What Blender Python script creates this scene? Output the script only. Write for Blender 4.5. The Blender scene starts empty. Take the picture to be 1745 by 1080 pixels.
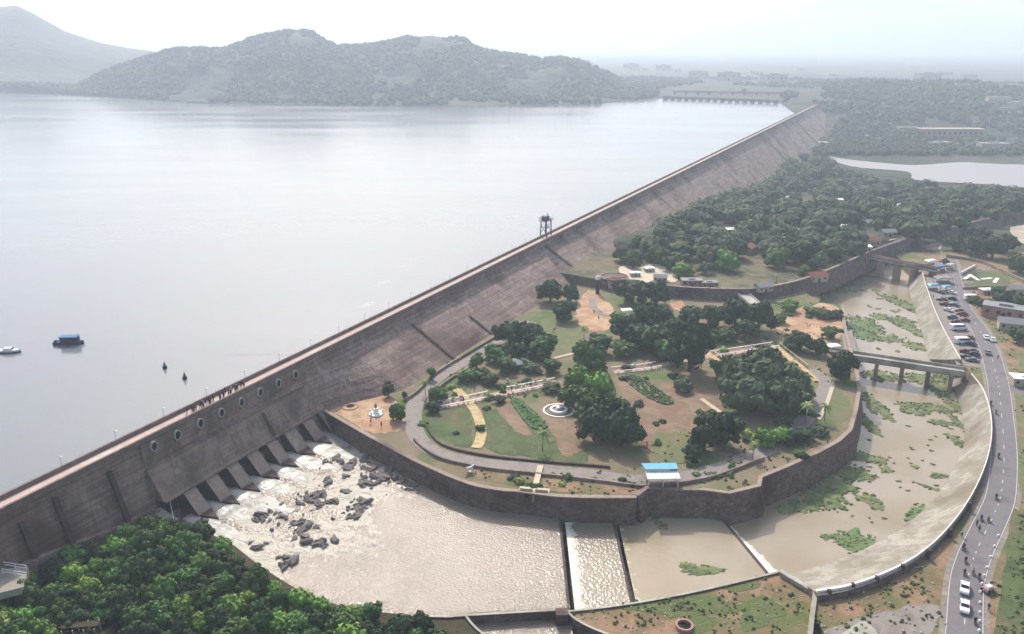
import bpy, math, random
import numpy as np
from mathutils import Vector, Matrix, noise
S = bpy.context.scene
C = S.collection
R = math.radians
rnd = random.Random(7)

# ---------------------------------------------------------------- camera, world, sun, exposure
PITCH, F, CZ = R(18.7), 1370.0, 110.0          # tilt below the horizon, focal length (photo pixels), height
cam = bpy.data.cameras.new('camera'); cam.sensor_width = 36; cam.lens = 36*F/1745
cam.clip_start = 1; cam.clip_end = 60000
co = bpy.data.objects.new('camera', cam); C.objects.link(co)
co.location = (0, 0, CZ); co.rotation_euler = (math.pi/2-PITCH, 0, 0); S.camera = co
SUN_EL, SUN_AZ = R(43), R(-11)                  # azimuth measured from +Y, positive to the right
w = bpy.data.worlds.new('World'); S.world = w; w.use_nodes = True
nt = w.node_tree; bg = nt.nodes['Background']
sky = nt.nodes.new('ShaderNodeTexSky'); sky.sky_type = 'NISHITA'; sky.sun_disc = False
sky.sun_elevation = SUN_EL; sky.sun_rotation = SUN_AZ
sky.dust_density = 5; sky.air_density = 1.0; sky.altitude = 200
nt.links.new(sky.outputs[0], bg.inputs[0]); bg.inputs[1].default_value = 0.15
sl_ = bpy.data.lights.new('sun', 'SUN'); sl_.energy = 3.2; sl_.angle = R(0.9); sl_.color = (1, .94, .86)
so = bpy.data.objects.new('sun', sl_); C.objects.link(so)
sd = Vector((math.sin(SUN_AZ)*math.cos(SUN_EL), math.cos(SUN_AZ)*math.cos(SUN_EL), math.sin(SUN_EL)))
so.rotation_euler = sd.to_track_quat('Z', 'Y').to_euler()
S.view_settings.view_transform = 'Standard'; S.view_settings.look = 'None'
S.view_settings.exposure = 0.58; S.view_settings.gamma = 1
S.cycles.use_denoising = True
S.cycles.max_bounces = 6; S.cycles.diffuse_bounces = 2; S.cycles.glossy_bounces = 2
S.cycles.volume_bounces = 2; S.cycles.transmission_bounces = 2; S.cycles.caustics_reflective = False

# ---------------------------------------------------------------- where things stand
SLP = .055
def sl(Y): return -SLP*(min(max(Y, 430), 735)-430)      # the valley floor falls gently away
def ray(px, py):
    u, v = px-872.5, py-540.0
    return Vector((u, F*math.cos(PITCH)-v*math.sin(PITCH), -(F*math.sin(PITCH)+v*math.cos(PITCH))))
def P(px, py, z=5.0):
    """the point of the sloping level z under a place seen in the photograph"""
    d = ray(px, py); t = (z-CZ)/d.z; p = Vector((0, 0, CZ))+d*t
    if p.y > 430:
        t = (z-CZ+SLP*430)/(d.z+SLP*d.y) if (d.z+SLP*d.y) < 0 else 1e9
        p = Vector((0, 0, CZ))+d*t
        if p.y > 735:
            t = (z-CZ-SLP*305)/d.z; p = Vector((0, 0, CZ))+d*t
    return p
def PW(px, py, z):                                        # a level height without the slope
    d = ray(px, py); return Vector((0, 0, CZ))+d*((z-CZ)/d.z)
def mpp(p):                                               # metres per photo pixel at a point
    return ((p.y)*math.cos(PITCH)+(CZ-p.z)*math.sin(PITCH))/F

# ---------------------------------------------------------------- helpers
ALB = .62                                       # real surfaces are darker than they look in the picture
def lin(h, k=1):
    r = [int(h[i:i+2], 16)/255 for i in (1, 3, 5)]
    return [(c/12.92 if c <= .04045 else ((c+.055)/1.055)**2.4)*k for c in r]+[1]
MATS = {}
def mat(name, cols, scale=.2, rough=.85, bump=0, bscale=None, detail=6, stretch=(1,1,1), spec=.3, metal=0, rand=0, lo=.3, hi=.7, bdist=.5, rot=0, second=None, dist=0, alb=None, band=0):
    """noise between the given colours; rand varies lightness per object; second=(colour, scale, lo, hi) adds patches"""
    k_ = alb or (1 if 'white' in name or 'leaf' in name or 'wood' in name else ALB)
    m = bpy.data.materials.new(name); m.use_nodes = True; n = m.node_tree; L = n.links
    b = n.nodes['Principled BSDF']; b.inputs['Roughness'].default_value = rough
    b.inputs['Specular IOR Level'].default_value = spec; b.inputs['Metallic'].default_value = metal
    if isinstance(cols, str): cols = [cols]
    tc = n.nodes.new('ShaderNodeTexCoord'); mp = n.nodes.new('ShaderNodeMapping')
    L.new(tc.outputs['Object'], mp.inputs[0]); mp.inputs['Scale'].default_value = stretch; mp.inputs['Rotation'].default_value = (0, 0, rot)
    out = None
    if len(cols) > 1:
        t = n.nodes.new('ShaderNodeTexNoise'); t.inputs['Scale'].default_value = scale; t.inputs['Detail'].default_value = detail
        t.inputs['Roughness'].default_value = .62; t.inputs['Distortion'].default_value = dist
        L.new(mp.outputs[0], t.inputs['Vector'])
        r = n.nodes.new('ShaderNodeValToRGB'); L.new(t.outputs[0], r.inputs[0])
        e = r.color_ramp.elements
        while len(e) < len(cols): e.new(.5)
        for i, c in enumerate(cols): e[i].position = lo+(hi-lo)*i/(len(cols)-1); e[i].color = lin(c, k_)
        out = r.outputs[0]
    else:
        rgb = n.nodes.new('ShaderNodeRGB'); rgb.outputs[0].default_value = lin(cols[0], k_); out = rgb.outputs[0]
    if second:
        t = n.nodes.new('ShaderNodeTexNoise'); t.inputs['Scale'].default_value = second[1]; t.inputs['Detail'].default_value = 5
        L.new(mp.outputs[0], t.inputs['Vector'])
        mr = n.nodes.new('ShaderNodeMapRange'); mr.inputs[1].default_value = second[2]; mr.inputs[2].default_value = second[3]
        L.new(t.outputs[0], mr.inputs[0])
        mx = n.nodes.new('ShaderNodeMix'); mx.data_type = 'RGBA'
        L.new(mr.outputs[0], mx.inputs[0]); L.new(out, mx.inputs[6]); mx.inputs[7].default_value = lin(second[0], k_); out = mx.outputs[2]
    if band:                                              # masonry courses
        mb_ = n.nodes.new('ShaderNodeMapping'); mb_.inputs['Scale'].default_value = (.04, .04, 1.1); L.new(tc.outputs['Object'], mb_.inputs[0])
        tb = n.nodes.new('ShaderNodeTexNoise'); tb.inputs['Scale'].default_value = 1.3; tb.inputs['Detail'].default_value = 3; L.new(mb_.outputs[0], tb.inputs['Vector'])
        rb_ = n.nodes.new('ShaderNodeMapRange'); rb_.inputs[1].default_value = .38; rb_.inputs[2].default_value = .62; rb_.inputs[3].default_value = 1-band; rb_.inputs[4].default_value = 1+band*.6; L.new(tb.outputs[0], rb_.inputs[0])
        hb_ = n.nodes.new('ShaderNodeHueSaturation'); L.new(rb_.outputs[0], hb_.inputs['Value']); L.new(out, hb_.inputs['Color']); out = hb_.outputs[0]
    if rand:
        oi = n.nodes.new('ShaderNodeObjectInfo'); h = n.nodes.new('ShaderNodeHueSaturation')
        a = n.nodes.new('ShaderNodeMapRange'); a.inputs[3].default_value = 1-rand; a.inputs[4].default_value = 1+rand
        L.new(oi.outputs['Random'], a.inputs[0]); L.new(a.outputs[0], h.inputs['Value'])
        a2 = n.nodes.new('ShaderNodeMath'); a2.operation = 'MULTIPLY'; a2.inputs[1].default_value = 7.31
        a3 = n.nodes.new('ShaderNodeMath'); a3.operation = 'FRACT'; a4 = n.nodes.new('ShaderNodeMapRange')
        L.new(oi.outputs['Random'], a2.inputs[0]); L.new(a2.outputs[0], a3.inputs[0]); L.new(a3.outputs[0], a4.inputs[0])
        a4.inputs[3].default_value = .5-rand*.06; a4.inputs[4].default_value = .5+rand*.05; L.new(a4.outputs[0], h.inputs['Hue'])
        L.new(out, h.inputs['Color']); out = h.outputs[0]
    L.new(out, b.inputs['Base Color'])
    if bump:
        t2 = n.nodes.new('ShaderNodeTexNoise'); t2.inputs['Scale'].default_value = bscale or scale*4; t2.inputs['Detail'].default_value = 5
        L.new(mp.outputs[0], t2.inputs['Vector'])
        bp = n.nodes.new('ShaderNodeBump'); bp.inputs['Strength'].default_value = bump; bp.inputs['Distance'].default_value = bdist
        L.new(t2.outputs[0], bp.inputs['Height']); L.new(bp.outputs[0], b.inputs['Normal'])
    MATS[name] = m; return m

class MB:
    def __init__(s): s.v = []; s.f = []
    def add(s, vs, fs):
        o = len(s.v); s.v += [tuple(x) for x in vs]; s.f += [tuple(i+o for i in f) for f in fs]; return s
    def box(s, c, d, rz=0, taper=1.0):
        x, y, z = d[0]/2, d[1]/2, d[2]/2; cr, sr = math.cos(rz), math.sin(rz); vs = []
        for k in (-1, 1):
            t = taper if k > 0 else 1
            for a, b_ in ((-x,-y),(x,-y),(x,y),(-x,y)):
                a *= t; b_ *= t; vs.append((c[0]+a*cr-b_*sr, c[1]+a*sr+b_*cr, c[2]+k*z))
        return s.add(vs, [(3,2,1,0),(4,5,6,7),(0,1,5,4),(1,2,6,5),(2,3,7,6),(3,0,4,7)])
    def cyl(s, c, r, h, n=10, r2=None, cap=True):
        r2 = r if r2 is None else r2; vs = []
        for k in range(n):
            a = 2*math.pi*k/n; vs.append((c[0]+r*math.cos(a), c[1]+r*math.sin(a), c[2]))
        for k in range(n):
            a = 2*math.pi*k/n; vs.append((c[0]+r2*math.cos(a), c[1]+r2*math.sin(a), c[2]+h))
        fs = [(k, (k+1) % n, n+(k+1) % n, n+k) for k in range(n)]
        if cap: fs += [tuple(range(n))[::-1], tuple(range(n, 2*n))]
        return s.add(vs, fs)
    def bar(s, a, b, r, n=6, r2=None):
        a = Vector(a); b = Vector(b); d = (b-a); q = d.to_track_quat('Z', 'Y'); r2 = r if r2 is None else r2; vs = []
        for e, rr in ((a, r), (b, r2)):
            for k in range(n):
                t = 2*math.pi*k/n; vs.append(e+q @ Vector((rr*math.cos(t), rr*math.sin(t), 0)))
        return s.add(vs, [(k, (k+1) % n, n+(k+1) % n, n+k) for k in range(n)]+[tuple(range(n))[::-1], tuple(range(n, 2*n))])
    def loft(s, rings, close=True, caps=False):
        o = len(s.v); n = len(rings[0])
        for r in rings: s.v += [tuple(p) for p in r]
        for i in range(len(rings)-1):
            for k in range(n if close else n-1):
                k2 = (k+1) % n; s.f.append((o+i*n+k, o+i*n+k2, o+(i+1)*n+k2, o+(i+1)*n+k))
        if caps: s.f.append(tuple(o+k for k in range(n))[::-1]); s.f.append(tuple(o+(len(rings)-1)*n+k for k in range(n)))
        return s
    def build(s, name, m, parent=None, smooth=False):
        me = bpy.data.meshes.new(name); me.from_pydata(s.v, [], s.f); me.update()
        if m: me.materials.append(m)
        if smooth: me.polygons.foreach_set('use_smooth', [True]*len(me.polygons))
        o = bpy.data.objects.new(name, me); C.objects.link(o)
        if parent: o.parent = parent
        return o
def fixn(o):
    import bmesh
    b = bmesh.new(); b.from_mesh(o.data); bmesh.ops.recalc_face_normals(b, faces=b.faces); b.to_mesh(o.data); b.free(); return o
def tag(o, label=None, cat=None, group=None, kind=None):
    if label: o['label'] = label
    if cat: o['category'] = cat
    if group: o['group'] = group
    if kind: o['kind'] = kind
    return o
def empty(name, loc, rz=0, label=None, cat=None, group=None):
    o = bpy.data.objects.new(name, None); C.objects.link(o); o.location = loc; o.rotation_euler = (0, 0, rz)
    o.empty_display_size = .3
    return tag(o, label, cat, group)
def copy_tree(o, parent=None):
    c = o.copy(); C.objects.link(c)
    if parent: c.parent = parent
    for ch in list(o.children): copy_tree(ch, c)
    return c
ORD = ['first','second','third','fourth','fifth','sixth','seventh','eighth','ninth','tenth','eleventh','twelfth','thirteenth','fourteenth','fifteenth','sixteenth','seventeenth','eighteenth','nineteenth','twentieth']
def nth(i):
    if i >= 99: k = (i+1)//100; return ('two ' if k == 2 else '')+'hundred'+('th' if (i+1) % 100 == 0 else ' and '+nth(i-100*k))
    if i < 20: return ORD[i]
    k = i+1; tens = {2:'twent',3:'thirt',4:'fort',5:'fift',6:'sixt',7:'sevent',8:'eight',9:'ninet'}[k//10]
    return tens+'ieth' if k % 10 == 0 else tens+'y-'+ORD[k % 10-1]
def catmull(pts, n=6, closed=False):
    out = []; N = len(pts); pts = [Vector(p) for p in pts]
    for i in range(N if closed else N-1):
        g = (lambda k: pts[k % N]) if closed else (lambda k: pts[min(max(k, 0), N-1)])
        a, b, c, d = g(i-1), g(i), g(i+1), g(i+2)
        for k in range(n):
            t = k/n; out.append(.5*((2*b)+(c-a)*t+(2*a-5*b+4*c-d)*t*t+(3*b-a-3*c+d)*t**3))
    if not closed: out.append(pts[-1])
    return out
def side(path):
    """unit left normals along a flat path"""
    out = []
    for i in range(len(path)):
        a = path[max(i-1, 0)]; b = path[min(i+1, len(path)-1)]; d = (b-a); d.z = 0; d.normalize(); out.append(Vector((-d.y, d.x, 0)))
    return out
def sheet(name, pts, m, skirt=None, lift=0, kind='structure'):
    """a flat polygon (triangulated) with a skirt down to a given height"""
    from mathutils.geometry import tessellate_polygon
    vs = [Vector(p)+Vector((0, 0, lift)) for p in pts]; n = len(vs)
    tris = tessellate_polygon([vs]); b = MB(); up = []
    for t in tris:
        a, c, d = [vs[i] for i in t]
        up.append(tuple(t) if (c-a).cross(d-a).z > 0 else tuple(t)[::-1])
    allv = list(vs); fs = up
    if skirt is not None:
        allv += [Vector((p.x, p.y, skirt)) for p in vs]
        fs = fs+[(i, (i+1) % n, n+(i+1) % n, n+i) for i in range(n)]
    b.add(allv, fs); o = b.build(name, m)
    if skirt is not None: fixn(o)
    if kind: o['kind'] = kind
    return o
def strip(name, path, width, m, lift=.05, kind='structure', parent=None, thick=0):
    nn = side(path); ws = width if isinstance(width, (list, tuple)) else [width]*len(path)
    rings = []
    for i, (p, q, wd) in enumerate(zip(path, nn, ws)):
        a = p+q*wd/2+Vector((0, 0, lift)); c = p-q*wd/2+Vector((0, 0, lift))
        rings.append([c, a] if not thick else [a, c, c-Vector((0, 0, thick)), a-Vector((0, 0, thick))])
    b = MB(); b.loft(rings, close=bool(thick), caps=bool(thick)); o = b.build(name, m, parent)
    if thick: fixn(o)
    else:
        if len(o.data.polygons) and o.data.polygons[0].normal.z < 0: o.data.flip_normals()
    if kind and not parent: o['kind'] = kind
    return o
def wall(name, path, top, bottom, thick, m, cap=None, batter=0, parent=None, capname='coping', capw=.3, caph=.25, flip=1):
    """a wall standing along a path; batter widens its foot on the left (flip=1) side"""
    nn = side(path); rings = []
    for i, (p, q) in enumerate(zip(path, nn)):
        q = q*flip; zt, zb = top, bottom
        a = p; c = p-q*thick
        rings.append([(a.x, a.y, zt), (c.x, c.y, zt), (c.x, c.y, zb), (a.x+q.x*batter, a.y+q.y*batter, zb)])
    b = MB(); b.loft(rings, caps=True); o = fixn(b.build(name, m, parent))
    if cap:
        rings = []
        for p, q in zip(path, nn):
            q = q*flip; a = p+q*capw; c = p-q*(thick+capw); zt = top
            rings.append([(a.x, a.y, zt+caph), (c.x, c.y, zt+caph), (c.x, c.y, zt+.003), (a.x, a.y, zt+.003)])
        b = MB(); b.loft(rings, caps=True); fixn(b.build(capname, cap, parent or o))
    return o

# ---------------------------------------------------------------- dam frame: s along the crest, n downstream, z up
O2 = P(0, 852, 20); O2.z = 0
_e = PW(1335, 205, 20)-O2; _e2 = PW(930, 400, 20)-O2
DD = Vector((_e.x+3*_e2.x, _e.y+3*_e2.y, 0)).normalized(); DN = Vector((DD.y, -DD.x, 0))
def D(s, n, z): return O2+DD*s+DN*n+Vector((0, 0, z))
def SN(p): q = Vector((p.x, p.y, 0))-O2; return q.dot(DD), q.dot(DN)
def damray(px, py, n):                                    # s and z where a sight line meets the plane at n
    d = ray(px, py); o = Vector((0, 0, CZ)); t = (n-(Vector((0, 0, 0))-O2).dot(DN))/Vector((d.x, d.y, 0)).dot(DN)
    p = o+d*t; return SN(p)[0], p.z
SEND = SN(PW(1400, 178, 20))[0]
def bat(s):
    xs = [-200, 40, 85, 98, 112, 270, 500, 800, 2000]; ys = [.32, .32, .46, .9, 1.62, 1.7, 1.35, 1.1, 1.1]; return float(np.interp(s, xs, ys))
def nface(s, z): return 4.5+max(0, 17-z)*bat(s)

# ---------------------------------------------------------------- materials
def M(n): return MATS[n]
mat('stone', ['#a08c7c', '#bea898', '#ae9a8a', '#ccb8a6'], .25, .9, .5, 1.2, stretch=(1, 1, .35), lo=.3, hi=.7, second=('#5c4e50', .05, .52, .7))
mat('dam_stone', ['#8e766c', '#ae968a', '#9a8276', '#baa498', '#907a70'], .22, .9, .6, 1.3, stretch=(1, 1, .6), lo=.28, hi=.72, second=('#6a4e46', .06, .48, .72), band=.22)
mat('dam_plain', ['#9c8678', '#ae988a', '#8e786c', '#b6a294'], .3, .9, .4, .8, stretch=(1, 1, .4), second=('#746660', .12, .5, .7), band=.12)
mat('rim_stone', ['#dcd4cc', '#e6ded6'], .5, .9)
mat('rib_stone', ['#4c3c3a', '#6c5a56'], .4, .9, .3)
mat('crest_paving', ['#e8d2c6', '#dcc0b4', '#f0e0d4'], .12, .85)
mat('parapet', ['#7c6a62', '#a08c80'], .5, .9, .2)
mat('concrete', ['#c9c4b2', '#b4ae9e', '#d6d2c2', '#a8a294'], .09, .9, .25, 2, lo=.32, hi=.68, second=('#8d8a78', .06, .55, .75))
mat('lining', ['#b8b2a2', '#a09a8c', '#c2beb0', '#aaa092'], .25, .9, .4, 2, lo=.3, hi=.7, second=('#8e8472', .07, .48, .68))
mat('coping_white', ['#efe6dc', '#e0d4c8'], .3, .8)
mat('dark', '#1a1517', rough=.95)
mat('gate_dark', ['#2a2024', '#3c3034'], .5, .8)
mat('shaded_wet_stone', ['#2c2022', '#403230', '#241a1e'], .4, .7, .3)  # wet stone with the shade of the deep slots mixed into its colour
mat('retaining_stone', ['#78645c', '#948078', '#685650', '#a09084'], .5, .95, .7, 1.4, stretch=(1, 1, 1.6), second=('#4c3a3a', .06, .5, .7))
mat('soil', ['#a0795e', '#8f7a5c', '#b08e72', '#7f7350', '#9c8468'], .09, .95, .3, 2, lo=.3, hi=.7, second=('#6f7a48', .06, .48, .62))
mat('garden_soil', ['#96836a', '#868060', '#9c8870', '#757a50'], .07, .95, .2, 2, lo=.35, hi=.65, second=('#5f7a3c', .045, .5, .62))
mat('lawn', ['#5a6c42', '#687848', '#4c5e3a', '#7c8252'], .2, .95, .3, 3, lo=.3, hi=.7, second=('#86785a', .1, .5, .72))
mat('pale_lawn', ['#828a5a', '#747e50', '#948e66'], .15, .95, .3, 3, second=('#8e8062', .1, .45, .7))
mat('bare', ['#9c8068', '#907560', '#a68c74', '#867a5a'], .15, .95, .2, 2, second=('#757a50', .12, .55, .75))
mat('wood_floor', ['#4c4c36', '#6e644a', '#3c4430', '#8a7a5c'], .06, .95, .3, 1)
mat('forest_floor', ['#3c3a24', '#554c34', '#2e3420'], .3, .95, .3, 2)
mat('road', ['#807a7c', '#8c8688', '#757072'], .12, .85, .1, 4, lo=.3, hi=.7)
mat('verge', ['#a89e92', '#948c80', '#b8ac9e'], .25, .95, .2, 3)
mat('path_grey', ['#968c86', '#a89e96', '#847c76'], .2, .9, .15, 3)
mat('path_yellow', ['#dcc08c', '#c8a874', '#e4d0a0', '#b89c74'], .5, .85)
mat('path_pink', ['#d4a898', '#e0bcb0', '#b88c80'], .5, .85)
mat('ochre', ['#d0a884', '#c09474', '#dcba94', '#b48c70'], .1, .9)
mat('cream', ['#e8dcc0', '#dccdae'], .3, .85)
mat('white_paint', '#e4e2dc', rough=.6)
mat('blue_roof', ['#58b4dc', '#68c0e4'], .6, .5)
mat('sand', ['#cfc2aa', '#bfae96', '#dcd2be'], .06, .95)
mat('water_weed', ['#4c6b3a', '#5f8044', '#3c5430', '#6c7a4c'], .35, .9, .6, 2, lo=.3, hi=.7)
mat('rock', ['#6c6662', '#8c847e', '#524c4a'], .5, .9, .8, 1.5)
mat('scrub', ['#74804e', '#667444', '#848858'], .4, .95, .5, 2)
def water(name, deep, rough, bump, scale, dist, foamcol='#f2f0e6', stretch=(1, 1, 1), deep2=None, fscale=.6, spec=.5, flow=1):
    m = bpy.data.materials.new(name); m.use_nodes = True; n = m.node_tree; L = n.links; b = n.nodes['Principled BSDF']
    at = n.nodes.new('ShaderNodeAttribute'); at.attribute_name = 'foam'
    tc = n.nodes.new('ShaderNodeTexCoord'); mp = n.nodes.new('ShaderNodeMapping'); mp.inputs['Scale'].default_value = stretch
    L.new(tc.outputs['Object'], mp.inputs[0])
    t = n.nodes.new('ShaderNodeTexNoise'); t.inputs['Scale'].default_value = fscale; t.inputs['Detail'].default_value = 7; t.inputs['Roughness'].default_value = .7
    mf = n.nodes.new('ShaderNodeMapping'); mf.vector_type = 'TEXTURE'; mf.inputs['Rotation'].default_value = (0, 0, math.atan2(DN.y, DN.x))   # streaks run downstream
    mf.inputs['Scale'].default_value = (flow, 1, 1); L.new(tc.outputs['Object'], mf.inputs[0]); L.new(mf.outputs[0], t.inputs['Vector'])
    if flow > 3: mp = mf
    ad = n.nodes.new('ShaderNodeMath'); ad.operation = 'ADD'; L.new(at.outputs['Fac'], ad.inputs[0]); L.new(t.outputs[0], ad.inputs[1])
    mr = n.nodes.new('ShaderNodeMapRange'); mr.inputs[1].default_value = .7 if 'reservoir' in name else .92; mr.inputs[2].default_value = 1.9 if 'reservoir' in name else 1.22; L.new(ad.outputs[0], mr.inputs[0])
    base = n.nodes.new('ShaderNodeMix'); base.data_type = 'RGBA'; base.inputs[6].default_value = lin(deep, ALB); base.inputs[7].default_value = lin(deep2 or deep, ALB)
    t3 = n.nodes.new('ShaderNodeTexNoise'); t3.inputs['Scale'].default_value = .035; t3.inputs['Detail'].default_value = 4; L.new(tc.outputs['Object'], t3.inputs['Vector'])
    m3 = n.nodes.new('ShaderNodeMapRange'); m3.inputs[1].default_value = .42; m3.inputs[2].default_value = .6; L.new(t3.outputs[0], m3.inputs[0]); L.new(m3.outputs[0], base.inputs[0])
    mx = n.nodes.new('ShaderNodeMix'); mx.data_type = 'RGBA'; L.new(mr.outputs[0], mx.inputs[0]); L.new(base.outputs[2], mx.inputs[6]); mx.inputs[7].default_value = lin(foamcol)
    L.new(mx.outputs[2], b.inputs['Base Color'])
    r = n.nodes.new('ShaderNodeMapRange'); r.inputs[3].default_value = rough; r.inputs[4].default_value = .8; L.new(mr.outputs[0], r.inputs[0]); L.new(r.outputs[0], b.inputs['Roughness'])
    b.inputs['Specular IOR Level'].default_value = spec
    if 'reservoir' in name:
        m5 = n.nodes.new('ShaderNodeMapping'); m5.inputs['Scale'].default_value = (.25, 1, 1); m5.inputs['Rotation'].default_value = (0, 0, .5); L.new(tc.outputs['Object'], m5.inputs[0])
        t5 = n.nodes.new('ShaderNodeTexNoise'); t5.inputs['Scale'].default_value = .018; t5.inputs['Detail'].default_value = 7; L.new(m5.outputs[0], t5.inputs['Vector'])
        r5 = n.nodes.new('ShaderNodeMapRange'); r5.inputs[1].default_value = .35; r5.inputs[2].default_value = .65; r5.inputs[3].default_value = .12; r5.inputs[4].default_value = .2; L.new(t5.outputs[0], r5.inputs[0]); L.new(r5.outputs[0], r.inputs[3])
    t2 = n.nodes.new('ShaderNodeTexNoise'); t2.inputs['Scale'].default_value = scale; t2.inputs['Detail'].default_value = 4; L.new(mp.outputs[0], t2.inputs['Vector'])
    bp = n.nodes.new('ShaderNodeBump'); bp.inputs['Strength'].default_value = bump; bp.inputs['Distance'].default_value = dist
    L.new(t2.outputs[0], bp.inputs['Height']); L.new(bp.outputs[0], b.inputs['Normal'])
    MATS[name] = m; return m
water('reservoir_water', '#7e888c', .13, .5, .25, .16, stretch=(.7, 1, 1), deep2='#82868e', foamcol='#b0b4ba', spec=.42)
water('tail_water', '#a89a88', .11, 1, 1.7, .36, deep2='#988a78', foamcol='#b8b2a2', spec=.55, flow=2.2)
water('weir_water', '#a89c88', .2, .8, 1.4, .2, deep2='#9c907c', foamcol='#d2cec0', spec=.45)
water('pool_water', '#b8aa92', .25, .4, .8, .12, deep2='#a89878', foamcol='#dcd8cc')
water('chute_water', '#aaa8a0', .3, .9, 1.6, .3, deep2='#b8b6ac', foamcol='#bab6a8', flow=6)
water('lake_water', '#a8a29a', .3, .2, .2, .2)

# ---------------------------------------------------------------- the ground as one sheet to the horizon
def bearing(px, py=160): d = ray(px, py); return math.atan2(d.x, d.y)
SH = [(-2200,150),(-700,150),(0,157),(80,160),(200,167),(330,176),(500,180),(700,182),(900,180),(1020,178),(1060,172),(1120,168),(1330,176),(1345,189),(1362,197)]
SHA = [bearing(*p) for p in SH]; SHR = [math.hypot(*PW(p[0], p[1], 17).xy) for p in SH]
AZE = bearing(1385, 185)
def hz(px, py, dist):                                     # height of something dist away that shows at (px, py)
    d = ray(px, py); return CZ+dist*d.z/math.hypot(d.x, d.y)
RID = [(-200,170),(120,157),(200,118),(290,90),(335,87),(380,89),(410,78),(430,69),(465,62),(490,57),(530,59),(550,72),(572,83),(610,82),(640,79),(672,74),(700,66),(735,63),(765,68),(790,70),(805,82),(830,91),(880,98),(920,104),(960,103),(1000,112),(1030,126),(1060,145),(1085,160),(1130,172)]
RIA = [bearing(p[0], p[1]) for p in RID]; RDIST = 1950.
RIH = [hz(p[0], p[1], RDIST) for p in RID]
MTN = [(-900,60),(-300,70),(-100,28),(0,11),(28,8),(60,24),(110,52),(170,72),(220,81),(290,91),(420,96),(560,104)]
MTA = [bearing(p[0], p[1]) for p in MTN]; MDIST = 2900.; MTH = [hz(p[0], p[1], MDIST) for p in MTN]
FAR = [(900,100),(1100,90),(1180,62),(1280,36),(1400,6),(1500,-10),(1640,6),(1745,22),(1900,40),(2300,90)]
FAA = [bearing(p[0], p[1]) for p in FAR]; FDIST = 12500.; FAH = [hz(p[0], p[1], FDIST) for p in FAR]
def sst(a, b, x):
    t = min(max((x-a)/(b-a), 0), 1); return t*t*(3-2*t)
NA, NB = P(1480, 431, 8.9), P(1745, 358, 8.9)
def fb(x, y, sc, o=4): return noise.fractal(Vector((x*sc, y*sc, 3.1)), 1.0, 2.1, o)
def G(X, Y):
    az = math.atan2(X, Y); r = math.hypot(X, Y); s, n = SN(Vector((X, Y, 0)))
    if n < 2 and s < SEND+6 or (az < AZE and s >= SEND-80 and n < 60 and Y > 1200):
        rs = float(np.interp(az, SHA, SHR))
        if r < rs or Y < 700: return 2.0
        b = r-rs; h = 17.0+1.3*sst(0, 25, b)+2*sst(30, 300, b)
        if az < RIA[-1]:
            H = float(np.interp(az, RIA, RIH))-17
            k = sst(0, 1, b/max(RDIST-rs, 80)) if r < RDIST else 1-sst(0, 1, (r-RDIST)/550)
            nz = 1+.22*fb(X, Y, .006)*(1-abs(2*k-1))
            rg_ = 1-abs(fb(X, Y, .009, 5)); h += max(H, 0)*(k**1.1)*nz+(26*(rg_-.75)+7*fb(X, Y, .03))*k*(1-k)*4*min(max(H, 0)/60, 1)
        if az < MTA[-1]:
            H = float(np.interp(az, MTA, MTH))-20; k = math.exp(-((r-MDIST)/520)**2)
            h = max(h, 19+max(H, 0)*k*(1+.15*fb(X, Y, .004)*(1-k)*3))
        if r > 1400: h += .8*fb(X, Y, .02)
        h = max(h, 17.6)
    else:
        lev = 0.
        if Y < 735:
            cr = (NB.x-NA.x)*(Y-NA.y)-(NB.y-NA.y)*(X-NA.x)
            lev = (8.85 if cr > 0 else 3.5)*(1-sst(480, 735, Y))
        h = lev+sl(Y)
        h += sst(1060, 1480, Y)*34
        if Y > 1000: h += 17*sst(bearing(1335), bearing(1450), az)*math.exp(-((r-1900)/230)**2)*(1+.3*fb(X, Y, .01))
        if Y > 1100: h += 2.0*fb(X, Y, .006)*sst(1100, 1500, Y)
        if Y < 425: h = -6+(h+6)*sst(415, 425, Y)
    if az > FAA[0]:
        h += max(float(np.interp(az, FAA, FAH))-20, 0)*math.exp(-((r-FDIST)/1800)**2)*(1+.1*fb(X, Y, .001))
    return h
def PG(px, py, up=0):
    z = 0.
    for k in range(40):
        p = PW(px, py, z+up); p.z = z+up
        if p.y <= 0 or p.y > 9000: z = 18; continue
        z += .5*(G(p.x, p.y)-z)
    p.z = G(p.x, p.y)+up; return p
azs = np.concatenate([np.linspace(-85, -36, 30, endpoint=False), np.linspace(-36, 36, 420), np.linspace(36.5, 85, 30)])
rr = np.concatenate([np.linspace(30, 410, 12, endpoint=False), np.linspace(410, 900, 60, endpoint=False), np.linspace(900, 2600, 150, endpoint=False), np.geomspace(2600, 20000, 70)])
vs = []; 
for r_ in rr:
    for a in azs:
        a = math.radians(a); x, y = r_*math.sin(a), r_*math.cos(a); vs.append((x, y, G(x, y)))
n_ = len(azs); fs = [(i*n_+j, i*n_+j+1, (i+1)*n_+j+1, (i+1)*n_+j) for i in range(len(rr)-1) for j in range(n_-1)]
gb = MB(); gb.v = vs; gb.f = fs
mat('ground_far', ['#34402e', '#48523a', '#5c5c48', '#36422f', '#746c58'], .02, .95, 1, .05, bdist=9, lo=.3, hi=.7, second=('#2c3a28', .004, .45, .6))
g = gb.build('ground', M('ground_far'), smooth=True)
if g.data.polygons[0].normal.z < 0: g.data.flip_normals()
tag(g, kind='structure')

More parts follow.
